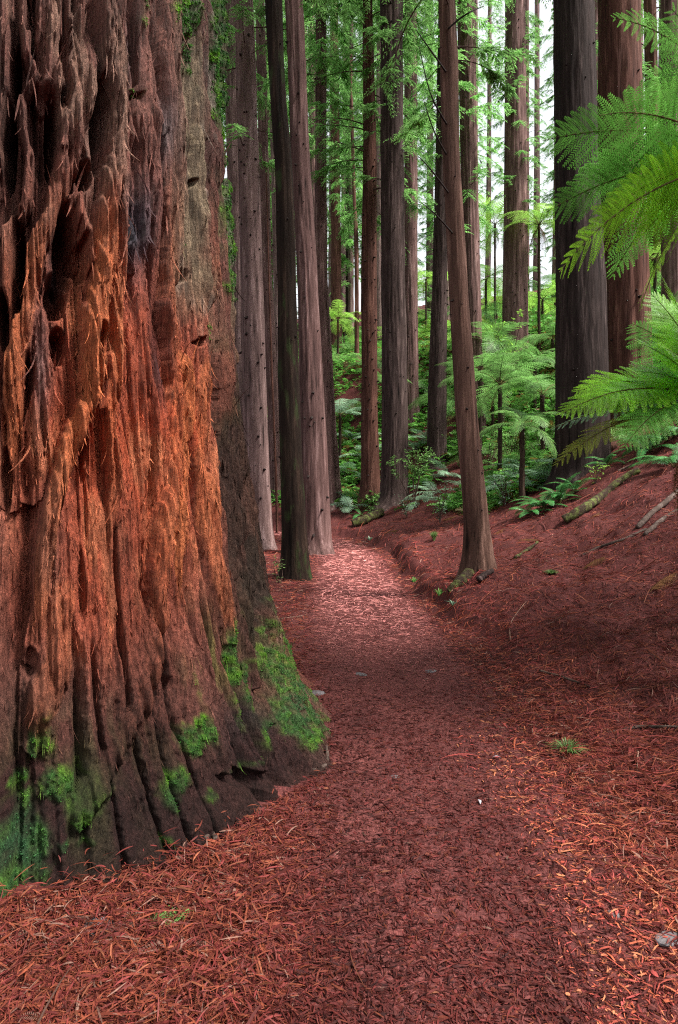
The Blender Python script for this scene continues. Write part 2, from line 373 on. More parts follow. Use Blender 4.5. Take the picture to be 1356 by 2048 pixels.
holes = [(35, 130, 9, 55, .30), (20, 280, 15, 78, .36), (103, 262, 12, 62, .36), (197, 250, 13, 78, .40), (168, 345, 18, 28, .25), (125, 95, 8, 45, .2),
 (36, 520, 12, 95, .30), (130, 495, 19, 72, .26), (112, 590, 22, 42, .28), (396, 682, 12, 9, .22), (378, 363, 9, 8, .14), (441, 344, 9, 12, .14), (443, 218, 8, 9, .1), (372, 78, 8, 9, .08),
 (280, 185, 12, 7, .06), (6, 640, 10, 55, .26), (116, 692, 15, 34, .18), (57, 30, 8, 45, .16), (160, 520, 12, 40, .2), (190, 690, 10, 34, .16), (403, 300, 6, 70, .09), (370, 550, 7, 14, .1),
 (306, 800, 5, 80, .06), (312, 1000, 6, 120, .06), (372, 1010, 5, 120, .06), (440, 920, 7, 170, .05), (8, 960, 12, 60, .14), (170, 900, 8, 60, .1), (165, 1180, 10, 80, .07), (500, 1560, 50, 18, .07), (480, 1180, 6, 90, .05), (515, 1250, 6, 70, .06), (350, 1420, 9, 60, .06), (525, 1400, 6, 40, .06), (60, 1330, 14, 30, .06), (235, 1300, 10, 70, .05)]
for x, y, rx, ry, dep in holes:
    e = ((U-x+wob*(rx+6)/20)/rx)**2+((V-y+.8*wob*(ry < 20))/ry)**2
    D = np.where(vis, D-dep*sstep(1.6, .35, e), D)
D = np.where(vis, D, D)
# ---- colour of the bark itself: weathered, bare orange, charred, lichened, mossy
def cmix(c, col, m): return c+(np.array(col)-c)*np.clip(m, 0, 1)[..., None]
n_a = fbm(A_*4, ZS*1.4, seed=40); n_b = fbm(wa*14, ZS*3, seed=41); n_c = fbm(wa*30, ZS*14, seed=42)
col = np.broadcast_to(np.array([.21, .088, .07]), U.shape+(3,)).copy()
col = cmix(col, (.26, .155, .125), sstep(.5, .75, n_b)*.8)
col = cmix(col, (.085, .032, .026), sstep(.5, .3, n_a)*.75)
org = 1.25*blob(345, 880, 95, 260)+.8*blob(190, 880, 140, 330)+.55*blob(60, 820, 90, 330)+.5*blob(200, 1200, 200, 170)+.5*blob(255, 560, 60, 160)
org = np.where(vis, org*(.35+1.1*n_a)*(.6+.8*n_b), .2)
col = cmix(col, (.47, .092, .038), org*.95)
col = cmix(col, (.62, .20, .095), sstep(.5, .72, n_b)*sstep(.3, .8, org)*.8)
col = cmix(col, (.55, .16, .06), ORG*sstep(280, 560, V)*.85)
col = cmix(col, (.32, .175, .125), STR*sstep(520, 300, V)*sstep(.46, .64, n_b)*sstep(300, 250, U)*.6)
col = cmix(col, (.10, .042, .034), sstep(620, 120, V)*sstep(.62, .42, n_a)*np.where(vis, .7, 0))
gg = sstep(325, 380, U)*sstep(760, 520, V)+.2*sstep(440, 470, U)*sstep(1250, 900, V)
col = cmix(col, (.23, .195, .125), gg*sstep(.42, .62, n_a)*.75)
col = cmix(col, (.30, .25, .21), gg*sstep(.55, .7, n_b)*.6)
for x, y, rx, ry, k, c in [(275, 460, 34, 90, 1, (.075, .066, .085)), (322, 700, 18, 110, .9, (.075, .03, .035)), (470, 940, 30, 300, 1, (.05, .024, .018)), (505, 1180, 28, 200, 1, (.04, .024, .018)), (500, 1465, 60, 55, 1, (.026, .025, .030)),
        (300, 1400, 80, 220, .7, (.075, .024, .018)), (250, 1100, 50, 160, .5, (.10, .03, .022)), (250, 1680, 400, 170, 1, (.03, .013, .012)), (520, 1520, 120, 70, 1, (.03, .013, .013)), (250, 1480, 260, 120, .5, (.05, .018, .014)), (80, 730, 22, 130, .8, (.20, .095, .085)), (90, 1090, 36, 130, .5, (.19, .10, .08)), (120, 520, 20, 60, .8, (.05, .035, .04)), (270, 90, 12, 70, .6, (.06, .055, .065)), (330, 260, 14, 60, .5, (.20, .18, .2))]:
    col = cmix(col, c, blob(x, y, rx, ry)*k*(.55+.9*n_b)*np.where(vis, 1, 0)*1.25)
col = cmix(col, (.15, .13, .04), blob(425, 1320, 45, 90)*sstep(.4, .6, n_b)*.9)
col = cmix(col, (.07, .065, .025), blob(190, 1530, 150, 90)*sstep(.5, .66, n_b)*.6)
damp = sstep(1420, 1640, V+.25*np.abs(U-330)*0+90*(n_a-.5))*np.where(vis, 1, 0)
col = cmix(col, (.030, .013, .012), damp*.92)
moss_spots = [(535, 1250, 10, 60, .7), (488, 1420, 12, 40, .5), (395, 1350, 12, 40, .45), (90, 1480, 30, 60, .5), (150, 1600, 60, 70, .4), (60, 1630, 40, 40, .6), (330, 1680, 30, 20, .5), (458, 1545, 20, 14, .5), (455, 540, 8, 60, .6), (486, 760, 8, 60, .6), (400, 10, 8, 50, .5), (340, 20, 7, 60, .5), (430, 30, 9, 100, 1), (444, 150, 12, 90, 1), (452, 320, 10, 120, .9), (464, 440, 8, 70, .9), (479, 610, 8, 70, .8), (371, 40, 9, 55, 1), (376, 100, 7, 40, .8), (286, 20, 6, 40, .5), (590, 1400, 40, 62, 1), (548, 1325, 26, 42, 1), (470, 1315, 12, 60, 1), (500, 1365, 9, 44, .9), (622, 1445, 22, 34, 1), (540, 1450, 14, 36, .7),
  (385, 1475, 26, 30, 1), (352, 1580, 24, 32, .9), (430, 1600, 16, 18, .6), (505, 1535, 18, 14, .7), (112, 1578, 26, 30, .9), (152, 1650, 13, 11, 1), (62, 1500, 13, 45, .8), (42, 1577, 18, 18, 1), (45, 1712, 62, 72, .95), (18, 1805, 36, 34, 1), (128, 1700, 8, 10, .8), (280, 176, 10, 5, .8), (361, 500, 5, 12, .8), (412, 655, 5, 22, .7), (215, 1590, 14, 16, .5), (165, 1700, 20, 14, .5)]
moss = np.zeros(U.shape); n_c = fbm(wa*60, ZS*50, seed=48)
n_m = fbm(wa*24, ZS*18, seed=45); n_m2 = fbm(wa*9, ZS*6, seed=46); n_m3 = fbm(wa*13, ZS*8, seed=47)
for x, y, rx, ry, k in moss_spots:
    moss = np.maximum(moss, k*(1.35 if y < 900 and x > 420 else 1)*blob(x+(12 if y < 900 else 40)*(n_m2-.5), y+60*(n_m3-.5), rx*1.45, ry*1.45))
moss = np.where(vis, sstep(.30, .80, moss*(.05+1.1*n_m+.85*n_m2))*(.55+.45*sstep(.35, .6, n_c)), 0)
mcol = np.array([.03, .11, .028])+np.array([.12, .25, .0])*np.clip((n_m-.5)*3, 0, 1)[..., None]+np.array([.03, .07, .0])*np.clip((n_m2-.35)*2.4, 0, 1)[..., None]
mcol = cmix(mcol, (.045, .13, .06), blob(45, 1700, 90, 90)*.8+blob(600, 1400, 60, 70)*.6)
col = col*(.72+.56*n_c)[..., None]
film = (.22*blob(110, 1620, 170, 150)+.3*blob(560, 1330, 60, 140)+.55*blob(455, 350, 26, 380))*sstep(.45, .65, n_m2)
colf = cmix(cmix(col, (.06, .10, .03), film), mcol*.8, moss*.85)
D = D+.018*moss
RR = RB+D
hx2, hy2 = hero_xy(RR)
P = np.stack([hx2-HC[0], hy2-HC[1], ZS], -1)
M_HERO = N('shaggy_redwood_bark'); a = M_HERO
v = a.coords((1, 1, .09)); nb = a.noise(v, 62, 6, .8); nb2 = a.noise(a.coords((1, 1, .45)), 42, 6, .75)
c_ = a.mix(1., a.attr(), a.ramp(nb, [(.34, (.36,)*3), (.5, (.95,)*3), (.68, (1.75,)*3)]), 'MULTIPLY')
c_ = a.mix(.8, c_, a.ramp(nb2, [(.3, (.6,)*3), (.7, (1.4,)*3)]), 'MULTIPLY')
ad = a.n('Math', operation='ADD'); a.l(nb, ad.inputs[0]); a.l(nb2, ad.inputs[1])
M_HERO = a.finish(c_, .68, a.bump(ad.outputs[0], 1., .04), .16)
g = G()
nq = grid_q(len(zs), len(ps))
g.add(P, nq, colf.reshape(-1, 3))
# torn strips of bark standing off the surface
nrm = np.stack([np.cos(PS)*CD[0]+np.sin(PS)*RD[0], np.cos(PS)*CD[1]+np.sin(PS)*RD[1]], -1)
def strips(n, sel, lmin, lmax, wmin, wmax, lift, tint, seed):
    r = np.random.default_rng(seed)
    idx = np.flatnonzero(sel.ravel()); idx = r.choice(idx, n)
    p = P.reshape(-1, 3)[idx]; nn = np.concatenate([nrm.reshape(-1, 2)[idx], np.zeros((n, 1))], 1); cc = colf.reshape(-1, 3)[idx]
    tg = np.stack([-nn[:, 1], nn[:, 0], np.zeros(n)], 1)
    L = r.uniform(lmin, lmax, n)**1.0; wd = r.uniform(wmin, wmax, n); sgn = np.where(r.random(n) < .72, -1, 1)
    side = r.normal(0, .16, n); lf = r.uniform(.1, 1, n)*lift; curl = r.uniform(-.2, 1, n)*lift
    ts = np.linspace(0, 1, 6)
    pts = p[:, None]+L[:, None, None]*(ts[None, :, None]*(np.array([0, 0, 1.])*sgn[:, None, None]+tg[:, None]*side[:, None, None])+nn[:, None]*((ts*lf[:, None])+(ts**2*curl[:, None]))[..., None]+tg[:, None]*(ts**2*r.normal(0, .2, n)[:, None])[..., None])+nn[:, None]*.004
    prof = np.array([.7, 1, .95, .8, .5, .08])
    ax = tg*np.cos(r.uniform(-1, 1, n))[:, None]+nn*np.sin(r.uniform(-1, 1, n))[:, None]
    e = ax[:, None]*(wd[:, None]*prof)[..., None]
    v = np.stack([pts-e, pts+e], 2).reshape(n, 12, 3)
    q0 = np.array([[2*k, 2*k+1, 2*k+3, 2*k+2] for k in range(5)])
    q = (q0[None]+12*np.arange(n)[:, None, None]).reshape(-1, 4)
    c = np.repeat(cc*r.uniform(.8, tint, n)[:, None], 12, 0)
    g.add(v.reshape(-1, 3), q, c)
scr = vis & (U > -60) & (V > -60)
strips(3200, scr & (V < 1250), .01, .055, .001, .0035, .25, 1.35, 1)
strips(420, scr & (V < 1000) & (STR > .1), .04, .15, .0015, .005, .45, 1.45, 2)
strips(1300, scr & (org > .45), .008, .035, .001, .003, .8, 1.45, 3)
strips(900, scr & (V > 1150) & (V < 1500), .02, .08, .001, .003, .4, 1.5, 4)
strips(700, scr & (V > 1450), .01, .05, .0008, .0025, .4, 3., 5)
link('trunk', g.mesh('giant_trunk', M_HERO), giant)
# moss cushions
g = G(); r = np.random.default_rng(5); idx = np.flatnonzero((moss > .04).ravel()); n = 70000; pr = moss.ravel()[idx]**2.2; idx = r.choice(idx, n, p=pr/pr.sum())
p = P.reshape(-1, 3)[idx]; nn = np.concatenate([nrm.reshape(-1, 2)[idx], np.zeros((n, 1))], 1)
L = r.uniform(.003, .012, n)*np.clip(np.where(V.ravel()[idx] < 700, 1.7, 1), 0, 2)
d = nn+r.normal(0, .55, (n, 3))+np.array([0, 0, 1.])*np.where(V.ravel()[idx] < 700, -1.2, .3)[:, None]; d /= np.linalg.norm(d, axis=1)[:, None]
sd_ = np.cross(d, r.normal(0, 1, (n, 3))); sd_ /= np.linalg.norm(sd_, axis=1)[:, None]
wd = L*r.uniform(.14, .3, n)
v = np.stack([p-sd_*wd[:, None]-nn*.003, p+sd_*wd[:, None]-nn*.003, p+d*L[:, None]], 1).reshape(-1, 3)
k = np.arange(n)*3; mc = mcol.reshape(-1, 3)[idx]*r.uniform(.6, 1.5, n)[:, None]
g.add(v, np.stack([k, k+1, k+2, k+2], 1), np.repeat(mc, 3, 0))
a = N('moss'); M_MOSS = a.finish(a.attr(), .8, None, .15, .35)
link('moss', g.mesh('giant_moss', M_MOSS, False), giant)
# branches high on the giant, above the picture

# ------------------------------------------------------------------ redwood branches and crowns
def branch(g, r, o, az, el, L, leaf=1., wood=1, droop=.5, twigs=13):
    """one drooping bough with flat sprays; o origin, az heading, el elevation"""
    n = 9; s = np.linspace(0, 1, n)
    e = el-droop*s*1.3+r.normal(0, .06, n).cumsum()
    a_ = az+r.normal(0, .07, n).cumsum()
    step = L/(n-1)
    p = np.concatenate([[o], o+np.cumsum(np.stack([np.cos(e)*np.cos(a_), np.cos(e)*np.sin(a_), np.sin(e)], 1)[:-1]*step, 0)])
    tube(g, p, np.linspace(.022, .004, n)*min(1.4, L/2), 4, None, wood, False)
    tp, td, tl = [], [], []
    for k in range(twigs*2):
        t = r.uniform(.18, 1)**.8; i = min(int(t*(n-1)), n-2); f = t*(n-1)-i
        q = p[i]*(1-f)+p[i+1]*f; sd_ = 1 if k % 2 else -1
        aa = a_[i]+sd_*r.uniform(.6, 1.15)
        ee = e[i]*.5-r.uniform(.0, .55)
        tl.append(L*.28*r.uniform(.6, 1.2)*(1.15-.7*abs(t-.45))); tp.append(q); td.append((cos(ee)*cos(aa), cos(ee)*sin(aa), sin(ee)))
    tp, td, tl = np.array(tp), np.array(td), np.array(tl)
    m = 11; sd2 = np.cross(td, np.array([0, 0, 1.])); sd2 /= np.linalg.norm(sd2, axis=1)[:, None]+1e-9
    u = np.linspace(.05, 1, m)
    K = len(tp)
    base = tp[:, None]+td[:, None]*(u[None, :, None]*tl[:, None, None]); base[..., 2] -= (u[None]**2)*tl[:, None]*.28
    for sg in (1, -1):
        ll = (.085+.05*r.random((K, m)))*leaf*(1-.55*u[None])
        d = sd2[:, None]*sg*.8+td[:, None]*.62+np.array([0, 0, -.25])+r.normal(0, .16, (K, m, 3))
        tip = base+d*ll[..., None]
        nrm_ = np.cross(d, np.array([0, 0, 1.])+r.normal(0, .35, (K, m, 3))); nrm_ /= np.linalg.norm(nrm_, axis=-1)[..., None]+1e-9
        mid = (base+tip)/2; wv = nrm_*(ll*.17)[..., None]
        v = np.stack([base, mid-wv, tip, mid+wv], 2).reshape(-1, 3)
        k = np.arange(K*m)*4
        c = np.repeat(r.uniform(.65, 1.4, K*m)[:, None]*np.array([1, 1, 1]), 4, 0)
        g.add(v, np.stack([k, k+1, k+2, k+3], 1), c, 0)
def crown_mesh(name, seed, h, nb, L, r0, leaf=1., up=0.):
    r = np.random.default_rng(seed); g = G()
    for k in range(nb):
        z = h*(k+r.random())/nb; az = r.uniform(0, 2*pi)
        LL = L*r.uniform(.55, 1.15)*(.75+.25*sin(pi*z/h))
        branch(g, r, np.array([r0*cos(az), r0*sin(az), z]), az, r.uniform(-.25, .25)+up, LL, leaf, 1, r.uniform(.25, .7))
    return g.mesh(name, [L_CROWN, WOOD_TWIG], False)
CROWNS = [crown_mesh('redwood_crown', 100+k, 16, 62, 3.0, .12, 1.25) for k in range(4)]
SPARSE = [crown_mesh('redwood_sparse_crown', 200+k, 7, 20, 1.7, .1, .8) for k in range(3)]

# ------------------------------------------------------------------ the redwoods of the grove
def trunk_mesh(name, Y, prof, mat, ztop, seed, ridge=.045, flare=.38, studs=0, base_z=0., segs=72, stud_r=.03):
    """prof: (y, x, width) pixels of the photograph at depth Y; returns the mesh about its base and that base"""
    prof = sorted(prof, key=lambda t: -t[0])
    zz = np.array([EYE-(t[0]-HY)/F*Y for t in prof]); xx = np.array([(t[1]-HX)/F*Y for t in prof]); rr = np.array([t[2]/2/F*Y for t in prof])
    bx = xx[0]; z0 = base_z-1.4
    n1 = 150; zl = np.concatenate([np.linspace(z0, zz[-1], n1), np.linspace(zz[-1], max(ztop, zz[-1]+3), 22)[1:]])
    sl = (xx[-1]-xx[-2])/(zz[-1]-zz[-2]+1e-6); rl = min(0, (rr[-1]-rr[-2])/(zz[-1]-zz[-2]+1e-6))
    xa = np.interp(zl, zz, xx); ra = np.interp(zl, zz, rr)
    up = zl > zz[-1]; xa = np.where(up, xx[-1]+sl*(zl-zz[-1])*.6, xa); ra = np.where(up, np.maximum(rr[-1]+rl*(zl-zz[-1])*.8, .04), ra)
    k = np.ones(15)/15
    xa = np.convolve(np.pad(xa, 7, mode='edge'), k, 'valid'); ra = np.convolve(np.pad(ra, 7, mode='edge'), k, 'valid')
    th = np.arange(segs)/segs*2*pi; TH, Z = np.meshgrid(th, zl); Rr = ra[:, None]*np.ones_like(TH)
    cx, cy = np.cos(TH), np.sin(TH); cir = np.mean(rr)
    b = np.exp(-np.maximum(Z-base_z, -.3)/.28)
    lob = .5+.9*noise(cx*1.7+9, cy*1.7+9, 0, seed+1)
    fl = 1+.06*(fbm(cx*1.4+4, cy*1.4+4, Z*.12, seed)-.5)*2+flare*b*lob
    q1 = ridged(cx*cir/.11+30, cy*cir/.11+30, Z/2.2, seed+2); q2 = ridged(cx*cir/.05+30, cy*cir/.05+30, Z/1.0, seed+3)
    dsp = ridge*(q1-.6)+ridge*.55*(q2-.5)
    rad = Rr*fl+dsp
    v = np.stack([rad*cx+xa[:, None]-bx, rad*cy, Z-base_z], -1)
    g = G(); tone = .75+.5*fbm(cx*2+7, cy*2+7, Z*.5, seed+5)
    c = np.repeat(tone.reshape(-1, 1), 3, 1)
    g.add(v, grid_q(len(zl), segs, True), c)
    r = np.random.default_rng(seed)
    for k in range(studs):
        zi = r.integers(12, len(zl)-24) if r.random() < .9 else r.integers(8, 60); a_ = r.uniform(-pi*.95, -.05*pi)
        rad_ = ra[zi]*1.0; p = np.array([xa[zi]-bx+rad_*cos(a_), rad_*sin(a_), zl[zi]-base_z]); d = np.array([cos(a_), sin(a_), r.uniform(-.5, .3)])
        s = stud_r*r.uniform(.5, 1.3); l = s*r.uniform(1.2, 3.2)
        tube(g, [p-d*s, p+d*l*.5, p+d*l], [s*1.25, s*.75, s*.25], 6, None, 1)
    return g.mesh(name, [mat, STUB]), np.array([bx, Y, base_z])
LM = []                                             # landmarks for describing what stands between them: (pixel x, phrase)
NT = [0]
def redwood(label, prof, mat, Y=None, base=None, crown=None, group=None, **kw):
    NT[0] += 1
    if base is not None: h = hit(*base); Y = h[1] if Y is None else Y
    y0, x0, w0 = max(prof, key=lambda t: t[0])
    bz = gz((x0-HX)/F*Y, Y+.0)
    me, b = trunk_mesh('redwood_trunk', Y, prof, mat, kw.pop('ztop', 27), 300+NT[0]*7, base_z=bz, **kw)
    t = thing('redwood_tree', label, 'tree', b, 0, group)
    link('trunk', me, t)
    if crown:
        kind, z0, n_ = crown
        top = min(prof, key=lambda q: q[0]); tx = (top[1]-HX)/F*Y-b[0]
        for k in range(n_):
            c = link('crown', random.choice(CROWNS if kind == 'c' else SPARSE), t)
            c.location = (tx*.9, 0, z0-bz+k*(15.5 if kind == 'c' else 6.5)); c.rotation_euler = (0, 0, random.uniform(0, 6.28))
    return t
REDS = 'redwoods of the grove'
def zat(y, Y): return EYE-(y-HY)/F*Y
redwood('slim dark mossy redwood with a crooked kink high up, at the path\'s bend', [(1162, 591, 54), (1100, 591, 49), (900, 581, 43), (600, 574, 37), (400, 570, 34), (310, 567, 33), (270, 561, 31), (150, 554, 33), (0, 548, 34)], B_MOSSY, base=(591, 1158), ridge=.022, group=REDS, ztop=16, studs=10, stud_r=.018)
redwood('reddish-grey redwood directly behind the slim kinked mossy trunk', [(1109, 632, 58), (1000, 630, 56), (800, 624, 46), (550, 615, 38), (300, 600, 34), (0, 589, 33)], B_LILAC, base=(632, 1107), group=REDS, studs=34)
redwood('tall mauve redwood whose base adjoins the path-end ferns', [(1012, 660, 46), (800, 651, 36), (550, 641, 25), (300, 642, 21), (0, 642, 20)], B_MAUVE, base=(662, 1010), group=REDS, studs=30, crown=('c', 17, 1))
redwood('grey studded redwood half hidden by the giant shaggy trunk', [(1102, 520, 50), (900, 512, 46), (550, 503, 42), (0, 488, 34)], B_PALE, base=(525, 1098), group=REDS, studs=60, crown=('s', 9.5, 1))
redwood('pale lilac redwood peeping out beside the giant mossy edge', [(1050, 490, 40), (550, 476, 30), (0, 464, 34)], B_PALE, Y=22, group=REDS, studs=30, crown=('s', 14, 1))
redwood('thin grey redwood far behind the grey studded trunk', [(993, 553, 25), (800, 546, 22), (550, 533, 20), (0, 520, 18)], B_MAUVE, base=(553, 993), group=REDS, studs=50, crown=('c', 20, 1))
redwood('distant grey redwood showing through the gap beside the kinked mossy trunk', [(985, 562, 22), (550, 556, 18), (0, 543, 14)], B_PALE, Y=36, group=REDS, studs=30, crown=('c', 17, 1))
redwood('spindly far redwood with twiggy dead branches between two tall mauve trunks', [(880, 640, 15), (300, 626, 13), (0, 622, 12)], B_MAUVE, Y=44, group=REDS, studs=20, crown=('c', 24, 1))
redwood('very thin dark pole of a redwood far off in the bright central gap', [(812, 714, 9), (500, 713, 8), (380, 708, 6), (200, 703, 5)], B_RED, Y=40, group=REDS, crown=('s', 17, 1))
redwood('pink-brown redwood ringed with rows of dark branch stubs', [(1005, 741, 40), (900, 740, 34), (800, 739, 30), (550, 738, 29), (300, 740, 25), (0, 735, 17)], B_RED, base=(740, 1002), group=REDS, studs=110, crown=('c', 12.0, 1))
redwood('pale slim redwood tucked behind the stub-ringed trunk', [(800, 760, 18), (550, 757, 16), (0, 762, 14)], B_PALE, Y=46, group=REDS, studs=30, crown=('c', 19, 2))
redwood('stout blackish deeply furrowed redwood with a mossy log at its foot', [(1014, 788, 52), (880, 790, 50), (600, 787, 46), (300, 784, 44), (0, 782, 44)], B_DARK, base=(785, 1008), group=REDS, studs=46, ridge=.06, crown=('s', 12.5, 1))
redwood('smooth mauve redwood close behind the blackish furrowed trunk', [(850, 823, 30), (600, 821, 27), (300, 822, 25), (0, 821, 23)], B_MAUVE, base=(822, 848), group=REDS, studs=60, crown=('c', 21, 1))
redwood('purple-brown redwood with a black scorched foot above the broadleaf shrub', [(930, 873, 38), (800, 874, 35), (550, 880, 28), (300, 884, 23), (0, 888, 20)], B_DARK, base=(873, 928), group=REDS, studs=40, crown=('c', 16, 1))
redwood('slender cream-coloured redwood edge behind the purple-brown trunk', [(760, 895, 13), (0, 893, 11)], B_PALE, Y=52, group=REDS, crown=('c', 23, 1))
T11 = redwood('slender leaning reddish redwood rooted on the path\'s edge', [(1150, 957, 56), (1100, 955, 50), (1000, 949, 46), (850, 934, 42), (600, 918, 36), (300, 902, 33), (0, 895, 34)], B_BROWN, base=(952, 1142), group=REDS, ridge=.018, studs=14, stud_r=.016, ztop=15, flare=.4, crown=('s', 6.9, 1))
redwood('grey-mauve redwood almost touching the slender leaning trunk from behind', [(880, 953, 36), (700, 948, 33), (550, 943, 32), (300, 938, 32), (0, 932, 34)], B_MAUVE, base=(955, 872), group=REDS, studs=24, crown=('s', 11.5, 2))
redwood('sturdy mauve redwood alone on the ferny slope against the white sky gap', [(735, 1030, 50), (550, 1031, 48), (300, 1031, 43), (0, 1030, 37)], B_MAUVE, base=(1030, 728), group=REDS, studs=40, crown=('s', 13.5, 2))
redwood('broad near-black redwood with a bluish scorched flank behind the fern fronds', [(960, 1165, 108), (900, 1165, 102), (550, 1160, 92), (300, 1152, 78), (0, 1147, 75)], B_BLACK, base=(1165, 945), group=REDS, ridge=.05, studs=10, flare=.12)
redwood('broad reddish redwood joined to the near-black trunk', [(900, 1260, 96), (750, 1256, 88), (550, 1250, 84), (300, 1240, 80), (0, 1238, 78)], B_RED, Y=16.6, group=REDS, ridge=.05, studs=14)
redwood('narrow red redwood top showing above the blurred green fronds', [(760, 1314, 26), (0, 1300, 22)], B_RED, Y=31, group=REDS, crown=('c', 17, 1))
redwood('mauve redwood partly covered by bright frond tips at the picture\'s edge', [(800, 1350, 46), (480, 1346, 42), (0, 1342, 38)], B_MAUVE, Y=22, group=REDS)
redwood('far red redwood behind the small tree fern in the central gap', [(775, 674, 22), (0, 668, 14)], B_RED, Y=47, group=REDS, studs=20, crown=('c', 18, 1))
redwood('green-tinged far redwood between the small tree fern and stub-ringed trunk', [(760, 699, 15), (300, 697, 11), (0, 696, 9)], B_MOSSY, Y=55, group=REDS, crown=('c', 20, 1))
redwood('dim redwood filling the slit between near-black and reddish broad trunks', [(700, 1196, 24), (0, 1193, 18)], B_MAUVE, Y=40, group=REDS, crown=('c', 9, 3))
for k, (u0, v0, u1, v1, u2, v2) in enumerate([(900, 322, 868, 262, 846, 196), (904, 395, 862, 340, 836, 312), (899, 258, 862, 190, 838, 92), (896, 150, 858, 96, 832, 60), (908, 470, 872, 430, 842, 405), (893, 60, 930, 30, 968, 12)]):
    g = G(); Yb = T11.location[1]; q = [at(u0, v0, Yb), at(u1, v1, Yb-.35-.1*k), at(u2, v2, Yb-.6)]; q = smooth_line(np.array(q)-np.array(T11.location), 14)
    tube(g, q, np.linspace(.016, .004, 14), 5, None, 0, True, .2, k); bl = link('branch', g.mesh('dead_branch', STUB), T11)
LM += [(455, 'giant shaggy trunk'), (520, 'grey studded trunk'), (582, 'kinked mossy trunk'), (655, 'tall mauve trunk'), (741, 'stub-ringed trunk'), (788, 'blackish furrowed trunk'), (873, 'scorched-foot trunk'), (930, 'slender leaning trunk'), (1030, 'sturdy slope trunk'), (1165, 'near-black broad trunk'), (1256, 'broad reddish trunk')]
def slot(u):
    ks = [k for k in range(len(LM)) if LM[k][0] < u]
    if not ks: return None
    k = ks[-1]
    return k
def slot_words(k):
    return f'beyond the {LM[-1][1]}' if k == len(LM)-1 else f'between {LM[k][1]} and {LM[k+1][1]}'
ORD = ['first', 'second', 'third', 'fourth', 'fifth', 'sixth', 'seventh', 'eighth', 'ninth', 'tenth', 'eleventh', 'twelfth', 'thirteenth', 'fourteenth', 'fifteenth', 'sixteenth', 'seventeenth', 'eighteenth', 'nineteenth', 'twentieth']
def name_by_slot(items, what, key, tail):
    """items: (object, u, v): each gets a label of its slot and its rank there"""
    by = {}
    for it in items: by.setdefault(slot(it[1]), []).append(it)
    for k, L in by.items():
        L.sort(key=key)
        for i, it in enumerate(L):
            it[0]['label'] = f'{what}, {ORD[min(i, 19)]} {tail}, {slot_words(k) if k is not None else "beside the giant shaggy trunk"}'
# crowns above the picture: they shade the near part of the path
def high_crown(t, dx, z, sc, n=1):
    for k in range(n):
        c = link('crown', random.choice(CROWNS), t); c.location = (dx, 0, z+k*15*sc); c.rotation_euler = (0, 0, random.uniform(0, 6.28)); c.scale = (sc,)*3
reds = [o for o in COL.objects if o.name.startswith('redwood_tree')]
for k, z, sc, n in [(0, 10.5, 1., 1), (1, 15, 1.2, 1), (2, 19, 1., 1), (3, 15, 1.3, 1), (11, 18.5, 1.3, 1), (15, 12.5, 1., 1), (18, 14, 1.6, 1), (19, 16, 1.6, 1)]: high_crown(reds[k], 0, z, sc, n)
high_crown(giant, 0, 8.5, 1.9, 1)
for k, (X, Y, sc, zc, lab) in enumerate([(6.8, -6.5, 1.6, 9, 'unseen redwood added for shade behind the viewpoint on the bank'), (-6.5, -3, 1.6, 9, 'unseen redwood added for shade behind the giant trunk'), (13.5, 2, 1.6, 10, 'unseen redwood added for shade up the bank abreast of the viewpoint'), (0, -13, 1.6, 9, 'unseen redwood added for shade beside the path behind the viewpoint'), (-7, 11, 1.6, 12, 'hidden redwood added for shade beyond the giant trunk')]):  # unseen trees added so their crowns shade the foreground
    me, b = trunk_mesh('redwood_trunk', 10., [(1000, HX+130*X, 110), (300, HX+130*X, 90), (0, HX+130*X, 80)], B_MAUVE, 26, 700+k, base_z=gz(X, Y))  # trunk of an added unseen redwood
    t = thing('redwood_tree', lab, 'tree', (X, Y, gz(X, Y)), 0, REDS); link('trunk', me, t); high_crown(t, 0, zc, sc, 1)
# far trees filling the wood behind
far = []
for k in range(44):
    Y = random.uniform(50, 95); u = 470+886*((k+random.random())/44)
    thin = 930 < u < 1125 or 828 < u < 864
    if thin and k % 3 == 0: continue
    X = (u-HX)/F*Y; wd = random.uniform(.45, 1.0)*F/Y; lean = random.uniform(-6, 6)
    b = px((X, Y, gz(X, Y)))
    t = redwood('far redwood', [(b[1]+2, u, wd), (300, u+lean*.5, wd*.7), (-200, u+lean, wd*.5)], random.choice([B_MAUVE, B_PALE, B_PALE]), Y=Y, group='slim redwoods far up the wood', segs=24, crown=('s', zat(random.uniform(420, 640), Y), 4) if thin else ('c', zat(random.uniform(420, 680), Y), 1+(u < 840)), ztop=zat(-200, Y)+2)  # pale bark favoured here in place of distance haze
    far.append((t, u, b[1]))
for k in range(16):                                # the wood goes on behind the giant trunk
    Y = 13+k*3.4+random.uniform(-1, 1); X = -Y*(.22+.42*((k*7) % 16)/16)-2
    wd = random.uniform(.5, 1.1)*F/Y; u = HX+X/Y*F; b = px((X, Y, gz(X, Y)))
    redwood(f'redwood hidden behind the giant shaggy trunk, {ORD[k]} into the wood', [(b[1]+2, u, wd*1.3), (b[1]-200, u, wd), (0, u, wd*.8)], random.choice([B_MAUVE, B_PALE, B_RED]), Y=Y, group='redwoods behind the giant trunk', segs=40, crown=('c', random.uniform(7, 14), 1))
name_by_slot(far, 'dim far redwood', lambda q: q[1], 'along')
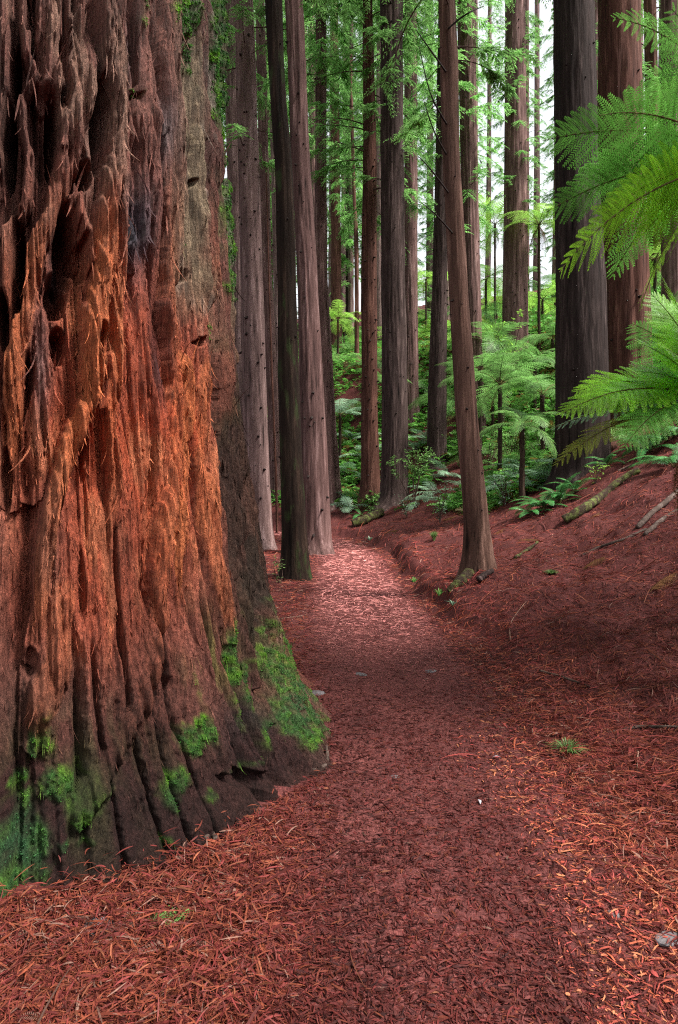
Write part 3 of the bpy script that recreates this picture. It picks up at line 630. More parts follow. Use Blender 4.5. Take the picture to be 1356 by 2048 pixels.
# a leaning bare pole at the left
def pole(label, cat, pts, r0, r1, mat, name='sapling_stem', group=None, n=7):
    g = G(); p = smooth_line(pts, 24); o3 = p[0].copy()
    tube(g, p-o3, np.linspace(r0, r1, 24), n, None, 0, True, .25, len(label))
    o = link(name, g.mesh(name, mat)); o.location = o3
    return tag(o, label, cat, group)
h = hit(554, 1066); pole('thin bare brown pole leaning before the grey studded trunk', 'sapling', [h-[0, 0, .1], at(552, 950, h[1]), at(545, 780, h[1]+.2), at(538, 560, h[1]+.4), at(532, 330, h[1]+.6)], .05, .025, B_RED)

# ------------------------------------------------------------------ ferns
def frond_mesh(name, mats, L, e0, e1, wmax, n=20, det=9, sag=.25, seed=0, bare=.12, twist=0., fine=1., up=0., lace=1.):
    """one frond along +X from its root: a curved rachis with two ranks of toothed pinnae"""
    r = np.random.default_rng(seed); g = G()
    m = 26; s = np.linspace(0, 1, m); e = e0+(e1-e0)*s**.9
    st = L/(m-1); side = .06*np.sin(s*3+seed)
    p = np.concatenate([[[0, 0, 0]], np.cumsum(np.stack([np.cos(e), side, np.sin(e)], 1)[:-1]*st, 0)])
    tube(g, p, np.linspace(.009, .0018, m)*(L/1.3)**.5, 5, (1, 1, 1), 1, False)
    for k in range(n):
        t = bare+(1-bare)*(k+.5)/n; i = min(int(t*(m-1)), m-2); f = t*(m-1)-i
        o = p[i]*(1-f)+p[i+1]*f
        td = p[i+1]-p[i]; td /= np.linalg.norm(td)
        q = (t-bare)/(1-bare)
        ln = wmax*(min(1, .45+q*2.2))*(1-q**2.2)**.8*r.uniform(.9, 1.08)+.02
        upv = np.array([-td[2], 0, td[0]]); nvv = upv*cos(twist)-np.array([0, sin(twist), 0])
        for sg in (1, -1):
            a_ = R(74-34*q)+r.normal(0, .05); tw = twist+r.normal(0, .06)
            d = td*cos(a_)+(np.array([0, sg*1., 0])*cos(tw)+upv*sin(tw)*sg)*sin(a_)
            u = np.linspace(0, 1, det+1)
            c = o+d*(u*ln)[:, None]; c[:, 2] -= (u**2)*ln*sag; c += td*((u**2)*ln*.12)[:, None]; c += upv*((u*(1-u))*ln*up)[:, None]
            dd = np.gradient(c, axis=0); dd /= np.linalg.norm(dd, axis=1)[:, None]
            sv = np.cross(dd, nvv); sv /= np.linalg.norm(sv, axis=1)[:, None]+1e-9
            gap = ln/det
            hw = np.minimum(ln*.24, wmax*.17)*fine*np.clip(1.12-u, .08, 1)**.7
            tone = r.uniform(.8, 1.2)
            for z in (1, -1):                      # pinnules: one rhomb each
                b = c[:-1]; tipp = b+(sv[:-1]*z*hw[:-1, None])+dd[:-1]*(hw[:-1, None]*.45+gap*.2); tipp[:, 2] -= hw[:-1]*.15
                m1 = (b+tipp)/2+dd[:-1]*gap*.55*lace; m2 = (b+tipp)/2-dd[:-1]*gap*.45*lace
                v = np.stack([b, m1, tipp, m2], 1).reshape(-1, 3); kk = np.arange(det)*4
                g.add(v, np.stack([kk, kk+1, kk+2, kk+3], 1), (tone,)*3, 0)
            w2 = .0016
            v = np.stack([c-sv*w2, c+sv*w2], 1).reshape(-1, 3); kk = np.arange(det)*2
            g.add(v, np.stack([kk, kk+1, kk+3, kk+2], 1), (tone,)*3, 0)
    return g.mesh(name, mats, False)
def fern(name, label, cat, base, trunk_h, frond_meshes, n, scale=1., tilt=0., group=None, seed=0, az0=0, span=2*pi, skirt=0, lean=(0, 0), tr=.05, roots=None):
    r = np.random.default_rng(seed)
    t = thing(name, label, cat, base, 0, group)
    if trunk_h > .05:
        g = G(); pts = np.array([[0, 0, -.3], [lean[0]*.3, lean[1]*.3, trunk_h*.4], [lean[0], lean[1], trunk_h]])
        p = smooth_line(pts, 26); tube(g, p, np.linspace(tr*1.25, tr, 26), 9, None, 0, True, .35, seed)
        for k in range(int(26*trunk_h)):           # stubs of old fronds
            i = r.integers(3, 26); a_ = r.uniform(0, 6.28); q = p[i]+np.array([cos(a_), sin(a_), 0])*tr
            tube(g, [q, q+np.array([cos(a_)*.03, sin(a_)*.03, .05])], [.012, .006], 4, None, 0, False)
        link('trunk', g.mesh('fern_trunk', WOOD_FERN), t)
    top = np.array([lean[0], lean[1], max(trunk_h, 0)])
    for k in range(n):
        f = link('frond', frond_meshes[k % len(frond_meshes)], t)
        f.location = top; az = az0+span*(k+r.uniform(.2, .8))/n
        f.rotation_euler = (r.normal(0, .2), -tilt+r.normal(0, .26), az); sc = scale*r.uniform(.8, 1.12); f.scale = (sc, sc, sc)
    for k in range(skirt):
        f = link('dead_frond', DEAD[k % 2], t); f.location = top-np.array([0, 0, .05]); f.rotation_euler = (0, r.uniform(-.15, .2), r.uniform(0, 6.28)); sc = scale*r.uniform(.6, .9); f.scale = (sc,)*3
    return t
STALK = bark_mat('frond_stalk', (.05, .04, .015), (.10, .085, .03), (.18, .15, .06))
def set_of(name, leaf, k, **kw): return [frond_mesh(name, [leaf, STALK], seed=kw.pop('seed', 0)+i*3+1 if 0 else 500+i*7+len(name), **kw) for i in range(k)]
F_TREE = set_of('tree_fern_frond', L_FERN, 3, L=2.3, e0=R(42), e1=R(-48), wmax=.55, n=24, det=9, lace=.8, fine=.7)
F_FLAT = set_of('spreading_frond', L_FERN, 3, L=2.0, e0=R(30), e1=R(-25), wmax=.5, n=24, det=9, lace=.8, fine=.7)
F_SILV = set_of('silvery_frond', L_SILVER, 3, L=1.5, e0=R(40), e1=R(-30), wmax=.40, n=26, det=10, lace=.8, fine=.75)
F_DEEP = set_of('deep_frond', L_DEEP, 3, L=.95, e0=R(55), e1=R(-35), wmax=.15, n=26, det=4, bare=.15)
F_PALE = set_of('pale_frond', L_LIME, 2, L=2.3, e0=R(38), e1=R(-50), wmax=.55, n=24, det=9, lace=.8, fine=.7)
DEAD = [frond_mesh('dead_frond', [L_DRY, L_DRY], 1.2, R(-50), R(-88), .14, 14, 4, .8, 40+i) for i in range(2)]
tf = []                                             # tree ferns of the slope
def tree_fern(u, v, Y, fr=F_TREE, n=12, sc=1., skirt=2, label='', seed=0, tr=.06):
    """crown centre at a pixel of the photograph at depth Y, trunk down to the ground"""
    c = at(u, v, Y); gr = gz(c[0], c[1]); h = max(.15, c[2]-gr)
    t = fern('tree_fern', label, 'tree fern', (c[0], c[1], gr), h, fr, n, sc, 0, 'tree ferns on the slope', seed, 0, 2*pi, skirt, (0, 0), tr)
    tf.append((t, u, v)); return t
S = 1000
for u, v, Y, fr, n, sc, sk in [(676, 640, 40, F_PALE, 13, 1.0, 1), (713, 833, 34, F_TREE, 12, 1.05, 1), (680, 830, 30, F_SILV, 10, 1.2, 2), (738, 800, 38, F_TREE, 11, 1.0, 1), (700, 745, 44, F_FLAT, 11, 1.1, 0), (720, 690, 52, F_TREE, 11, 1.1, 1), (665, 740, 46, F_TREE, 10, 1., 0),
        (1044, 852, 15.5, F_TREE, 11, .6, 3), (845, 728, 44, F_PALE, 11, 1., 3), (852, 560, 50, F_PALE, 11, 1.2, 4), (842, 800, 33, F_TREE, 11, 1., 0), (985, 690, 26, F_TREE, 12, 1., 2), (972, 560, 42, F_PALE, 12, 1.3, 2), (990, 450, 40, F_PALE, 11, 1.4, 5), (1085, 600, 36, F_PALE, 12, 1.1, 1), (1105, 680, 28, F_TREE, 12, .9, 2), (1078, 450, 30, F_PALE, 12, 1.2, 9),
        (1000, 770, 20, F_TREE, 12, .9, 1), (1085, 790, 19, F_TREE, 11, .85, 0), (1070, 720, 25, F_FLAT, 12, .9, 0), (915, 800, 27, F_TREE, 10, .95, 1), (905, 720, 36, F_PALE, 11, 1.1, 1), (960, 740, 23, F_FLAT, 10, .9, 0), (1325, 640, 19, F_TREE, 12, .9, 1), (1310, 520, 26, F_PALE, 12, 1.1, 1), (1340, 420, 30, F_PALE, 11, 1.2, 2)]:
    S += 1; tree_fern(u, v, Y, fr, n, sc, sk, 'tree fern', S)
r = np.random.default_rng(77); tries = 0; pos = [np.array(t[0].location[:2]) for t in tf]
while len(tf) < 86 and tries < 4000:               # more tree ferns over the whole slope
    tries += 1
    Y = r.uniform(20, 62); u = r.uniform(640, 1380); X = (u-HX)/F*Y
    d = float(edge_d(np.array([X]), np.array([Y]))[0])
    if d < 5.5: continue
    g0 = gz(X, Y); h = r.choice([.15, .3, .5, .9, 1.6, 2.6]); v = px((X, Y, g0+h))[1]
    if min(np.hypot(*(np.array([X, Y])-q)) for q in pos) < 1.5+.02*Y: continue
    pos.append(np.array([X, Y])); S += 1
    tree_fern(u, v, Y, [F_TREE, F_FLAT, F_PALE, F_TREE][r.integers(4)], int(r.integers(9, 13)), r.uniform(.8, 1.15), int(r.integers(0, 3)), 'tree fern', S)
name_by_slot(tf, 'spreading tree fern', lambda q: -q[2], 'up the slope')
# ground ferns beside the path end and on the near bank
gf = []
def ground_fern(u, v, fr, n, sc, what, az0=0, span=2*pi, Y=None, tilt=0.):
    global S
    S += 1
    p = hit(u, v) if Y is None else np.array([(u-HX)/F*Y, Y, gz((u-HX)/F*Y, Y)])
    t = fern('ground_fern', what, 'fern', p-[0, 0, .02], 0, fr, n, sc, tilt, 'ferns on the bank', S, az0, span)
    gf.append((t, *px(p))); return t
GFERNS = [(700, 1022, F_SILV, 9, .75), (676, 1005, F_SILV, 7, .6), (722, 1032, F_DEEP, 8, .7), (692, 952, F_SILV, 8, .9), (722, 915, F_SILV, 8, .9), (735, 962, F_SILV, 7, .7), (770, 905, F_SILV, 8, 1.),
    (868, 985, F_SILV, 8, .85), (840, 1005, F_SILV, 7, .6), (900, 955, F_SILV, 8, .8), (985, 985, F_SILV, 9, .85), (1030, 975, F_SILV, 9, .95), (1075, 975, F_SILV, 9, .95), (1110, 960, F_SILV, 9, .9), (1005, 945, F_TREE, 9, .5), (1060, 930, F_TREE, 9, .55), (1100, 905, F_TREE, 9, .6), (960, 915, F_TREE, 8, .6),
    (1085, 1020, F_DEEP, 13, .85), (1060, 1030, F_DEEP, 9, .7), (1120, 1008, F_DEEP, 11, .85), (1150, 985, F_DEEP, 9, .7), (855, 880, F_SILV, 9, .8), (835, 905, F_SILV, 8, .8), (905, 890, F_TREE, 8, .6), (1020, 900, F_TREE, 9, .6), (985, 870, F_TREE, 9, .6), (1095, 860, F_TREE, 9, .6), (700, 880, F_SILV, 9, .9), (745, 880, F_SILV, 8, .9), (1310, 820, F_TREE, 9, .6), (1340, 760, F_TREE, 9, .6), (1310, 720, F_TREE, 9, .7), (1300, 905, F_DEEP, 12, 1.), (1335, 880, F_DEEP, 12, 1.), (1350, 935, F_DEEP, 11, .9), (1270, 890, F_TREE, 9, .6), (1215, 930, F_DEEP, 9, .6), (1355, 850, F_TREE, 10, .7), (1145, 945, F_SILV, 9, .8), (1045, 945, F_SILV, 9, .9), (945, 985, F_SILV, 8, .7), (1120, 930, F_TREE, 9, .6)]
for u, v, fr, n, sc in GFERNS: ground_fern(u, v, fr, n, sc, '')
for k, (t, u, v) in enumerate(gf): pass
kinds = {id(F_SILV): 'low silvery fern', id(F_DEEP): 'glossy dark green fern', id(F_TREE): 'young leafy green fern'}
for fam in (F_SILV, F_DEEP, F_TREE):
    name_by_slot([gf[k] for k in range(len(gf)) if GFERNS[k][2] is fam], kinds[id(fam)], lambda q: -q[2], 'up the bank')

# low leafy cover on the slope
r = np.random.default_rng(31); n = 200000
Y = r.uniform(16**.5, 62**.5, n)**2; X = r.uniform(-.75, .72, n)*Y; d = edge_d(X, Y)
k = (d > 2.6) & (fbm(X*.45, Y*.45, seed=61) > .45-.08*sstep(4, 9, d)-.06*sstep(30, 45, Y)); X, Y = X[k], Y[k]; n = len(X)
Z = ground(X, Y); O = np.stack([X, Y, Z+r.uniform(.0, .5, n)**1.5], 1)
th = r.uniform(0, 6.28, n); el = r.uniform(-.3, .9, n); l = r.uniform(.12, .50, n)*(1+.012*Y)
dd = np.stack([np.cos(th)*np.cos(el), np.sin(th)*np.cos(el), np.sin(el)], 1); sv = np.cross(dd, np.array([0, 0, 1.])+r.normal(0, .3, (n, 3))); sv /= np.linalg.norm(sv, axis=1)[:, None]
g = G(); m = 5; cl = np.array([.9, 1.1, .75])[None]*r.uniform(.5, 1.25, n)[:, None]; br = r.random(n) < .16; cl[br] = np.array([1.5, .5, .5])*r.uniform(.4, 1, br.sum())[:, None]
for sg in (1, -1):
    for q in range(m):
        t0 = .15+.8*q/m; b = O+dd*(l*t0)[:, None]-np.array([0, 0, 1])*(l*t0*t0*.5)[:, None]; w_ = l*.3*(1-.75*q/m)
        tip = b+sv*(sg*w_)[:, None]+dd*(w_*.6)[:, None]-np.array([0, 0, 1])*(w_*.3)[:, None]; e = dd*(l*.075)[:, None]; mid = (b+tip)/2
        kk = np.arange(n)*4; g.add(np.stack([b, mid+e, tip, mid-e], 1).reshape(-1, 3), np.stack([kk, kk+1, kk+2, kk+3], 1), np.repeat(cl, 4, 0))
o = link('undergrowth', g.mesh('undergrowth', L_FERN, False)); o['kind'] = 'stuff'

# the two tree ferns reaching in from the right with big bright fronds
def big_frond(t, P, target, e0, e1, wmax, leaf, seed, roll=0., n=26, det=15, sag=.3, twist=0., arc=0., up=0., LF=None):
    """a frond from the crown at P (world) whose tip comes near the target point"""
    d = np.array(target)-np.array(P); hor = np.hypot(d[0], d[1])
    s = np.linspace(0, 1, 60); e = e0+(e1-e0)*s**.9
    L = hor/np.mean(np.cos(e)); dz = L*np.mean(np.sin(e)); pitch = atan2(d[2], hor)-atan2(dz, hor)
    L *= sqrt(hor*hor+d[2]**2)/sqrt(hor*hor+dz*dz)
    f = link('frond', frond_mesh('bright_frond', [leaf, STALK], L, e0, e1, wmax, n, det, sag*.5, seed, .1, twist, .8, up, .86), t)
    f.location = np.array(P)-np.array(t.location); f.rotation_mode = 'XYZ'
    f.rotation_euler = (roll, -pitch, atan2(d[1], d[0])); return f
P1 = at(1500, 330, 4.3); g1 = gz(P1[0], P1[1])
ft1 = fern('tree_fern', 'tall tree fern at the picture\'s edge holding bright fronds high over the bank', 'tree fern', (P1[0], P1[1], g1), P1[2]-g1, F_TREE, 0, tr=.085, skirt=4, seed=5)
L_FRESH_SHADED = leaf_mat('shaded_frond_leaf', (.17, .46, .08), .45, .4)  # darker copy of the frond green, shade put into its colour
for k, (u, v, Y, e0, e1, wm, lf, tw) in enumerate([(1082, 290, 4.3, 20, -22, .36, L_FRESH_SHADED, -.35), (1095, 425, 4.5, 12, -30, .32, L_FRESH_SHADED, .2), (1136, 545, 3.9, 10, -35, .32, L_FRESH, .35), (1290, 620, 3.9, -10, -50, .3, L_FRESH, .5), (1190, 245, 3.7, 25, -20, .34, L_FRESH_SHADED, .5), (1330, 30, 4.2, 60, 20, .36, L_FRESH_SHADED, .2), (1180, 460, 4.2, 8, -38, .32, L_FRESH, .3), (1150, 370, 4.9, 15, -30, .34, L_FRESH_SHADED, .3), (1290, 470, 4.4, 0, -45, .3, L_FRESH, .3), (1285, 160, 4.9, 45, 5, .34, L_FRESH_SHADED, .3), (1225, 45, 5.4, 50, 10, .34, L_FRESH_SHADED, .3)]):
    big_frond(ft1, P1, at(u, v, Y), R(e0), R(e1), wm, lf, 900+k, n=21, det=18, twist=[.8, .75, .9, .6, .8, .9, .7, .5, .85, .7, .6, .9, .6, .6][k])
for k, az in enumerate([-60, -20, 20, 60, 100, 250, 300]):
    big_frond(ft1, P1, P1+np.array([cos(R(az)), sin(R(az)), -.2])*1.5, R(35), R(-45), .36, L_FRESH_SHADED, 950+k, n=24, det=10)
P2 = at(1415, 800, 5.4); g2 = gz(P2[0], P2[1])
ft2 = fern('tree_fern', 'low tree fern at the picture\'s edge with lime green fronds arching over the reddish bank', 'tree fern', (P2[0], P2[1], g2), P2[2]-g2, F_TREE, 0, tr=.09, skirt=9, seed=6)
for k, (u, v, Y, e0, e1, wm, lf, tw) in enumerate([(1112, 838, 5.0, 30, -28, .36, L_FRESH, .55), (1150, 790, 5.6, 42, -25, .34, L_FRESH, .75), (1105, 862, 5.2, 16, -22, .26, L_SILVER, -.1), (1120, 935, 5.0, 8, -38, .26, L_OLIVE, .15), (1290, 690, 5.0, 62, 10, .34, L_FRESH, .4), (1262, 650, 6.2, 60, 15, .34, L_FRESH_SHADED, .4), (1340, 640, 5.9, 72, 35, .34, L_FRESH, .3), (1240, 900, 4.9, 20, -45, .3, L_FRESH_SHADED, .3), (1300, 590, 5.6, 70, 30, .34, L_FRESH, .2), (1225, 790, 6.0, 35, -25, .34, L_FRESH, .5), (1275, 745, 5.3, 50, -10, .34, L_FRESH, .4), (1180, 815, 5.2, 34, -30, .36, L_FRESH, .4), (1250, 850, 5.2, 22, -35, .3, L_FRESH_SHADED, .4), (1315, 560, 5.1, 78, 50, .34, L_FRESH, .3), (1325, 700, 4.8, 60, 20, .34, L_FRESH, .3)]):
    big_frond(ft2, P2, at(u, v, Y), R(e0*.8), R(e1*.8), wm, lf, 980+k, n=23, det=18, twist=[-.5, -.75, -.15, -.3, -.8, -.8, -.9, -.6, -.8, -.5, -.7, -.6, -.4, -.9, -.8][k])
for k, az in enumerate([-50, 0, 40, 80]):
    big_frond(ft2, P2, P2+np.array([cos(R(az)), sin(R(az)), -.1])*1.3, R(40), R(-40), .34, L_FRESH_SHADED, 1050+k, n=22, det=10)

# ------------------------------------------------------------------ broadleaf shrubs, tufts
def shrub(label, base, h, wd, leaf, n, ls, seed, stems=5, cat='shrub', name='shrub', low=.25):
    r = np.random.default_rng(seed); t = thing(name, label, cat, base)
    gs, gl = G(), G()
    tips = []
    for k in range(stems):
        a_ = r.uniform(0, 6.28); sp = wd*.5*r.uniform(.2, 1); top = np.array([cos(a_)*sp, sin(a_)*sp, h*r.uniform(.7, 1.)])
        mid = top*[.45, .45, .55]+r.normal(0, .04, 3); p = smooth_line([[0, 0, -.05], mid, top], 12)
        tube(gs, p, np.linspace(.012, .004, 12)*(h**.5), 5, None, 0, False)
        for q in range(7):
            i = r.integers(int(12*low), 12); a2 = r.uniform(0, 6.28); e = p[i]+np.array([cos(a2)*wd*.22, sin(a2)*wd*.22, r.uniform(-.03, .16)*h])*r.uniform(.4, 1.)
            tube(gs, smooth_line([p[i], (p[i]+e)/2+[0, 0, .02], e], 5), np.linspace(.004, .0015, 5), 4, None, 0, False)
            tips += [p[i]*(1-f)+e*f for f in np.linspace(.25, 1.05, 6)]
    tips = np.array(tips)
    o = tips[r.integers(0, len(tips), n)]+r.normal(0, .02, (n, 3))*wd
    d = r.normal(0, 1, (n, 3)); d[:, 2] = d[:, 2]*.35-.05; d /= np.linalg.norm(d, axis=1)[:, None]
    sv = np.cross(d, np.array([0, 0, 1.])+r.normal(0, .35, (n, 3))); sv /= np.linalg.norm(sv, axis=1)[:, None]
    l = ls*r.uniform(.6, 1.2, n); wv = sv*(l*.27)[:, None]
    v = np.stack([o, o+d*(l*.45)[:, None]+wv-[0, 0, .003], o+d*l[:, None]-np.array([0, 0, 1])*(l*.15)[:, None], o+d*(l*.45)[:, None]-wv-[0, 0, .003]], 1).reshape(-1, 3)
    k = np.arange(n)*4; gl.add(v, np.stack([k, k+1, k+2, k+3], 1), np.repeat(r.uniform(.7, 1.3, n), 4)[:, None]*np.ones(3))
    link('stem', gs.mesh('shrub_stem', WOOD_TWIG), t); link('foliage', gl.mesh('shrub_foliage', leaf, False), t)
    return t
def on(u, v): return hit(u, v)
h = hit(826, 1012); shrub('round-leaved green shrub in front of the blackish furrowed trunk', h, (1012-895)/F*h[1], 95/F*h[1], L_BROAD, 900, .10, 1, 7, low=.5)
h = hit(1005, 862); shrub('tall lime-leaved sapling rising before the sturdy slope trunk', h, (862-632)/F*h[1], 110/F*h[1], L_LIME, 700, .13, 2, 6, low=.35)
h = hit(975, 948); shrub('tangled small-leaved shrub on the slope behind the slender leaning trunk', h, 85/F*h[1], 110/F*h[1], L_BROAD, 1100, .07, 3, 9, low=.1)
h = hit(1085, 925); shrub('scrubby green shrub beside the near-black trunk\'s base', h, 70/F*h[1], 80/F*h[1], L_BROAD, 700, .07, 4, 8, low=.1)
h = hit(880, 1045); shrub('thin grey-green shrub on the bank behind the leaning trunk\'s lower stem', h, 75/F*h[1], 60/F*h[1], L_SILVER, 260, .05, 5, 6, low=.2)
h = hit(745, 1030); shrub('little leafy shrub perched at the mossy log\'s upper end', h, 42/F*h[1], 36/F*h[1], L_BROAD, 260, .07, 6, 5, low=.2)
h = hit(815, 1035); shrub('small pale shrub low on the bank below the round-leaved shrub', h, 45/F*h[1], 50/F*h[1], L_SILVER, 200, .05, 7, 5, low=.2)
h = hit(960, 820); shrub('yellow-green sprig of leaves beside the grey-mauve trunk', h, 100/F*h[1], 30/F*h[1], L_LIME, 160, .12, 8, 3, low=.3)
h = hit(512, 1085); shrub('tiny pale sprig against the grey studded trunk', h, 50/F*h[1], 24/F*h[1], L_BROAD, 60, .06, 9, 3, low=.3)
h = hit(1025, 925); shrub('dense leafy shrub between the leaning trunk and the small tree fern', h, 80/F*h[1], 95/F*h[1], L_BROAD, 1200, .07, 13, 10, low=.1)
h = hit(1120, 880); shrub('dense shrub hugging the near-black trunk\'s pale side', h, 110/F*h[1], 75/F*h[1], L_BROAD, 900, .08, 14, 9, low=.1)
h = hit(925, 935); shrub('leafy shrub peeping out behind the leaning trunk', h, 80/F*h[1], 70/F*h[1], L_BROAD, 700, .08, 15, 8, low=.1)
h = hit(1010, 1010); shrub('loose silvery shrub spilling down the bank beside the leaning trunk', h, 60/F*h[1], 95/F*h[1], L_SILVER, 420, .06, 16, 9, low=.1)
h = hit(1190, 968); shrub('low mossy-leaved shrub under the yellowing lower frond', h, 40/F*h[1], 60/F*h[1], L_LIME, 180, .05, 10, 5, low=.1)
h = hit(575, 1163); shrub('dry grassy sprig at the kinked mossy trunk\'s foot', h+[-.1, -.25, 0], 55/F*h[1], 30/F*h[1], L_GRASS, 80, .05, 12, 4, low=.2)
def tuft(label, u, v, n, L, leaf=L_GRASS, seed=0, name='grass_tuft', cat='grass tuft', spread=.35, wid=.004):
    r = np.random.default_rng(seed); p = hit(u, v); g = G()
    for k in range(n):
        a_ = r.uniform(0, 6.28); l = L*r.uniform(.5, 1.1); sp = r.uniform(.1, 1)*spread
        q = np.array([cos(a_), sin(a_), 0]); s = np.linspace(0, 1, 5)
        c = q*(.02+sp*l*s[:, None]**1.3)+np.array([0, 0, 1])*(l*(s-.35*s*s*(1+sp)))[:, None]
        sv = np.array([-sin(a_), cos(a_), 0])*wid*np.array([1, 1, .8, .5, .1])[:, None]
        g.add(np.stack([c-sv, c+sv], 1).reshape(-1, 3), [[2*i, 2*i+1, 2*i+3, 2*i+2] for i in range(4)], (r.uniform(.7, 1.3),)*3)
    o = link(name, g.mesh(name, leaf, False)); o.location = p-[0, 0, .01]; return tag(o, label, cat)
tuft('bushy grass tuft on the bank behind the leaning trunk', 888, 1022, 260, .45, L_GRASS, 1, wid=.006)
tuft('dark grass tuft lower on the bank near the leaning trunk', 868, 1082, 220, .32, L_GRASS, 2, wid=.006)
tuft('flat green moss-like tuft alone on the red bank', 1102, 1150, 260, .12, L_GRASS, 3, spread=1.1)
tuft('spiky green needle sprig lying on the litter', 1136, 1505, 90, .13, L_GRASS, 4, 'needle_sprig', 'sprig', spread=1., wid=.0035)
tuft('pale green seedling at the path bank below the leaning trunk', 908, 1212, 24, .12, L_SILVER, 5, 'seedling', 'seedling', .8, .012)
tuft('yellow-green seedling at the mouth of the eroded bank edge', 880, 1192, 26, .16, L_FERN, 6, 'seedling', 'seedling', .8, .012)
tuft('small seedling halfway along the path bank\'s edge', 828, 1165, 26, .16, L_FERN, 7, 'seedling', 'seedling', .8, .012)
tuft('little green seedling on the ledge across the path\'s end', 740, 1082, 24, .25, L_SILVER, 8, 'seedling', 'seedling', .8, .02)

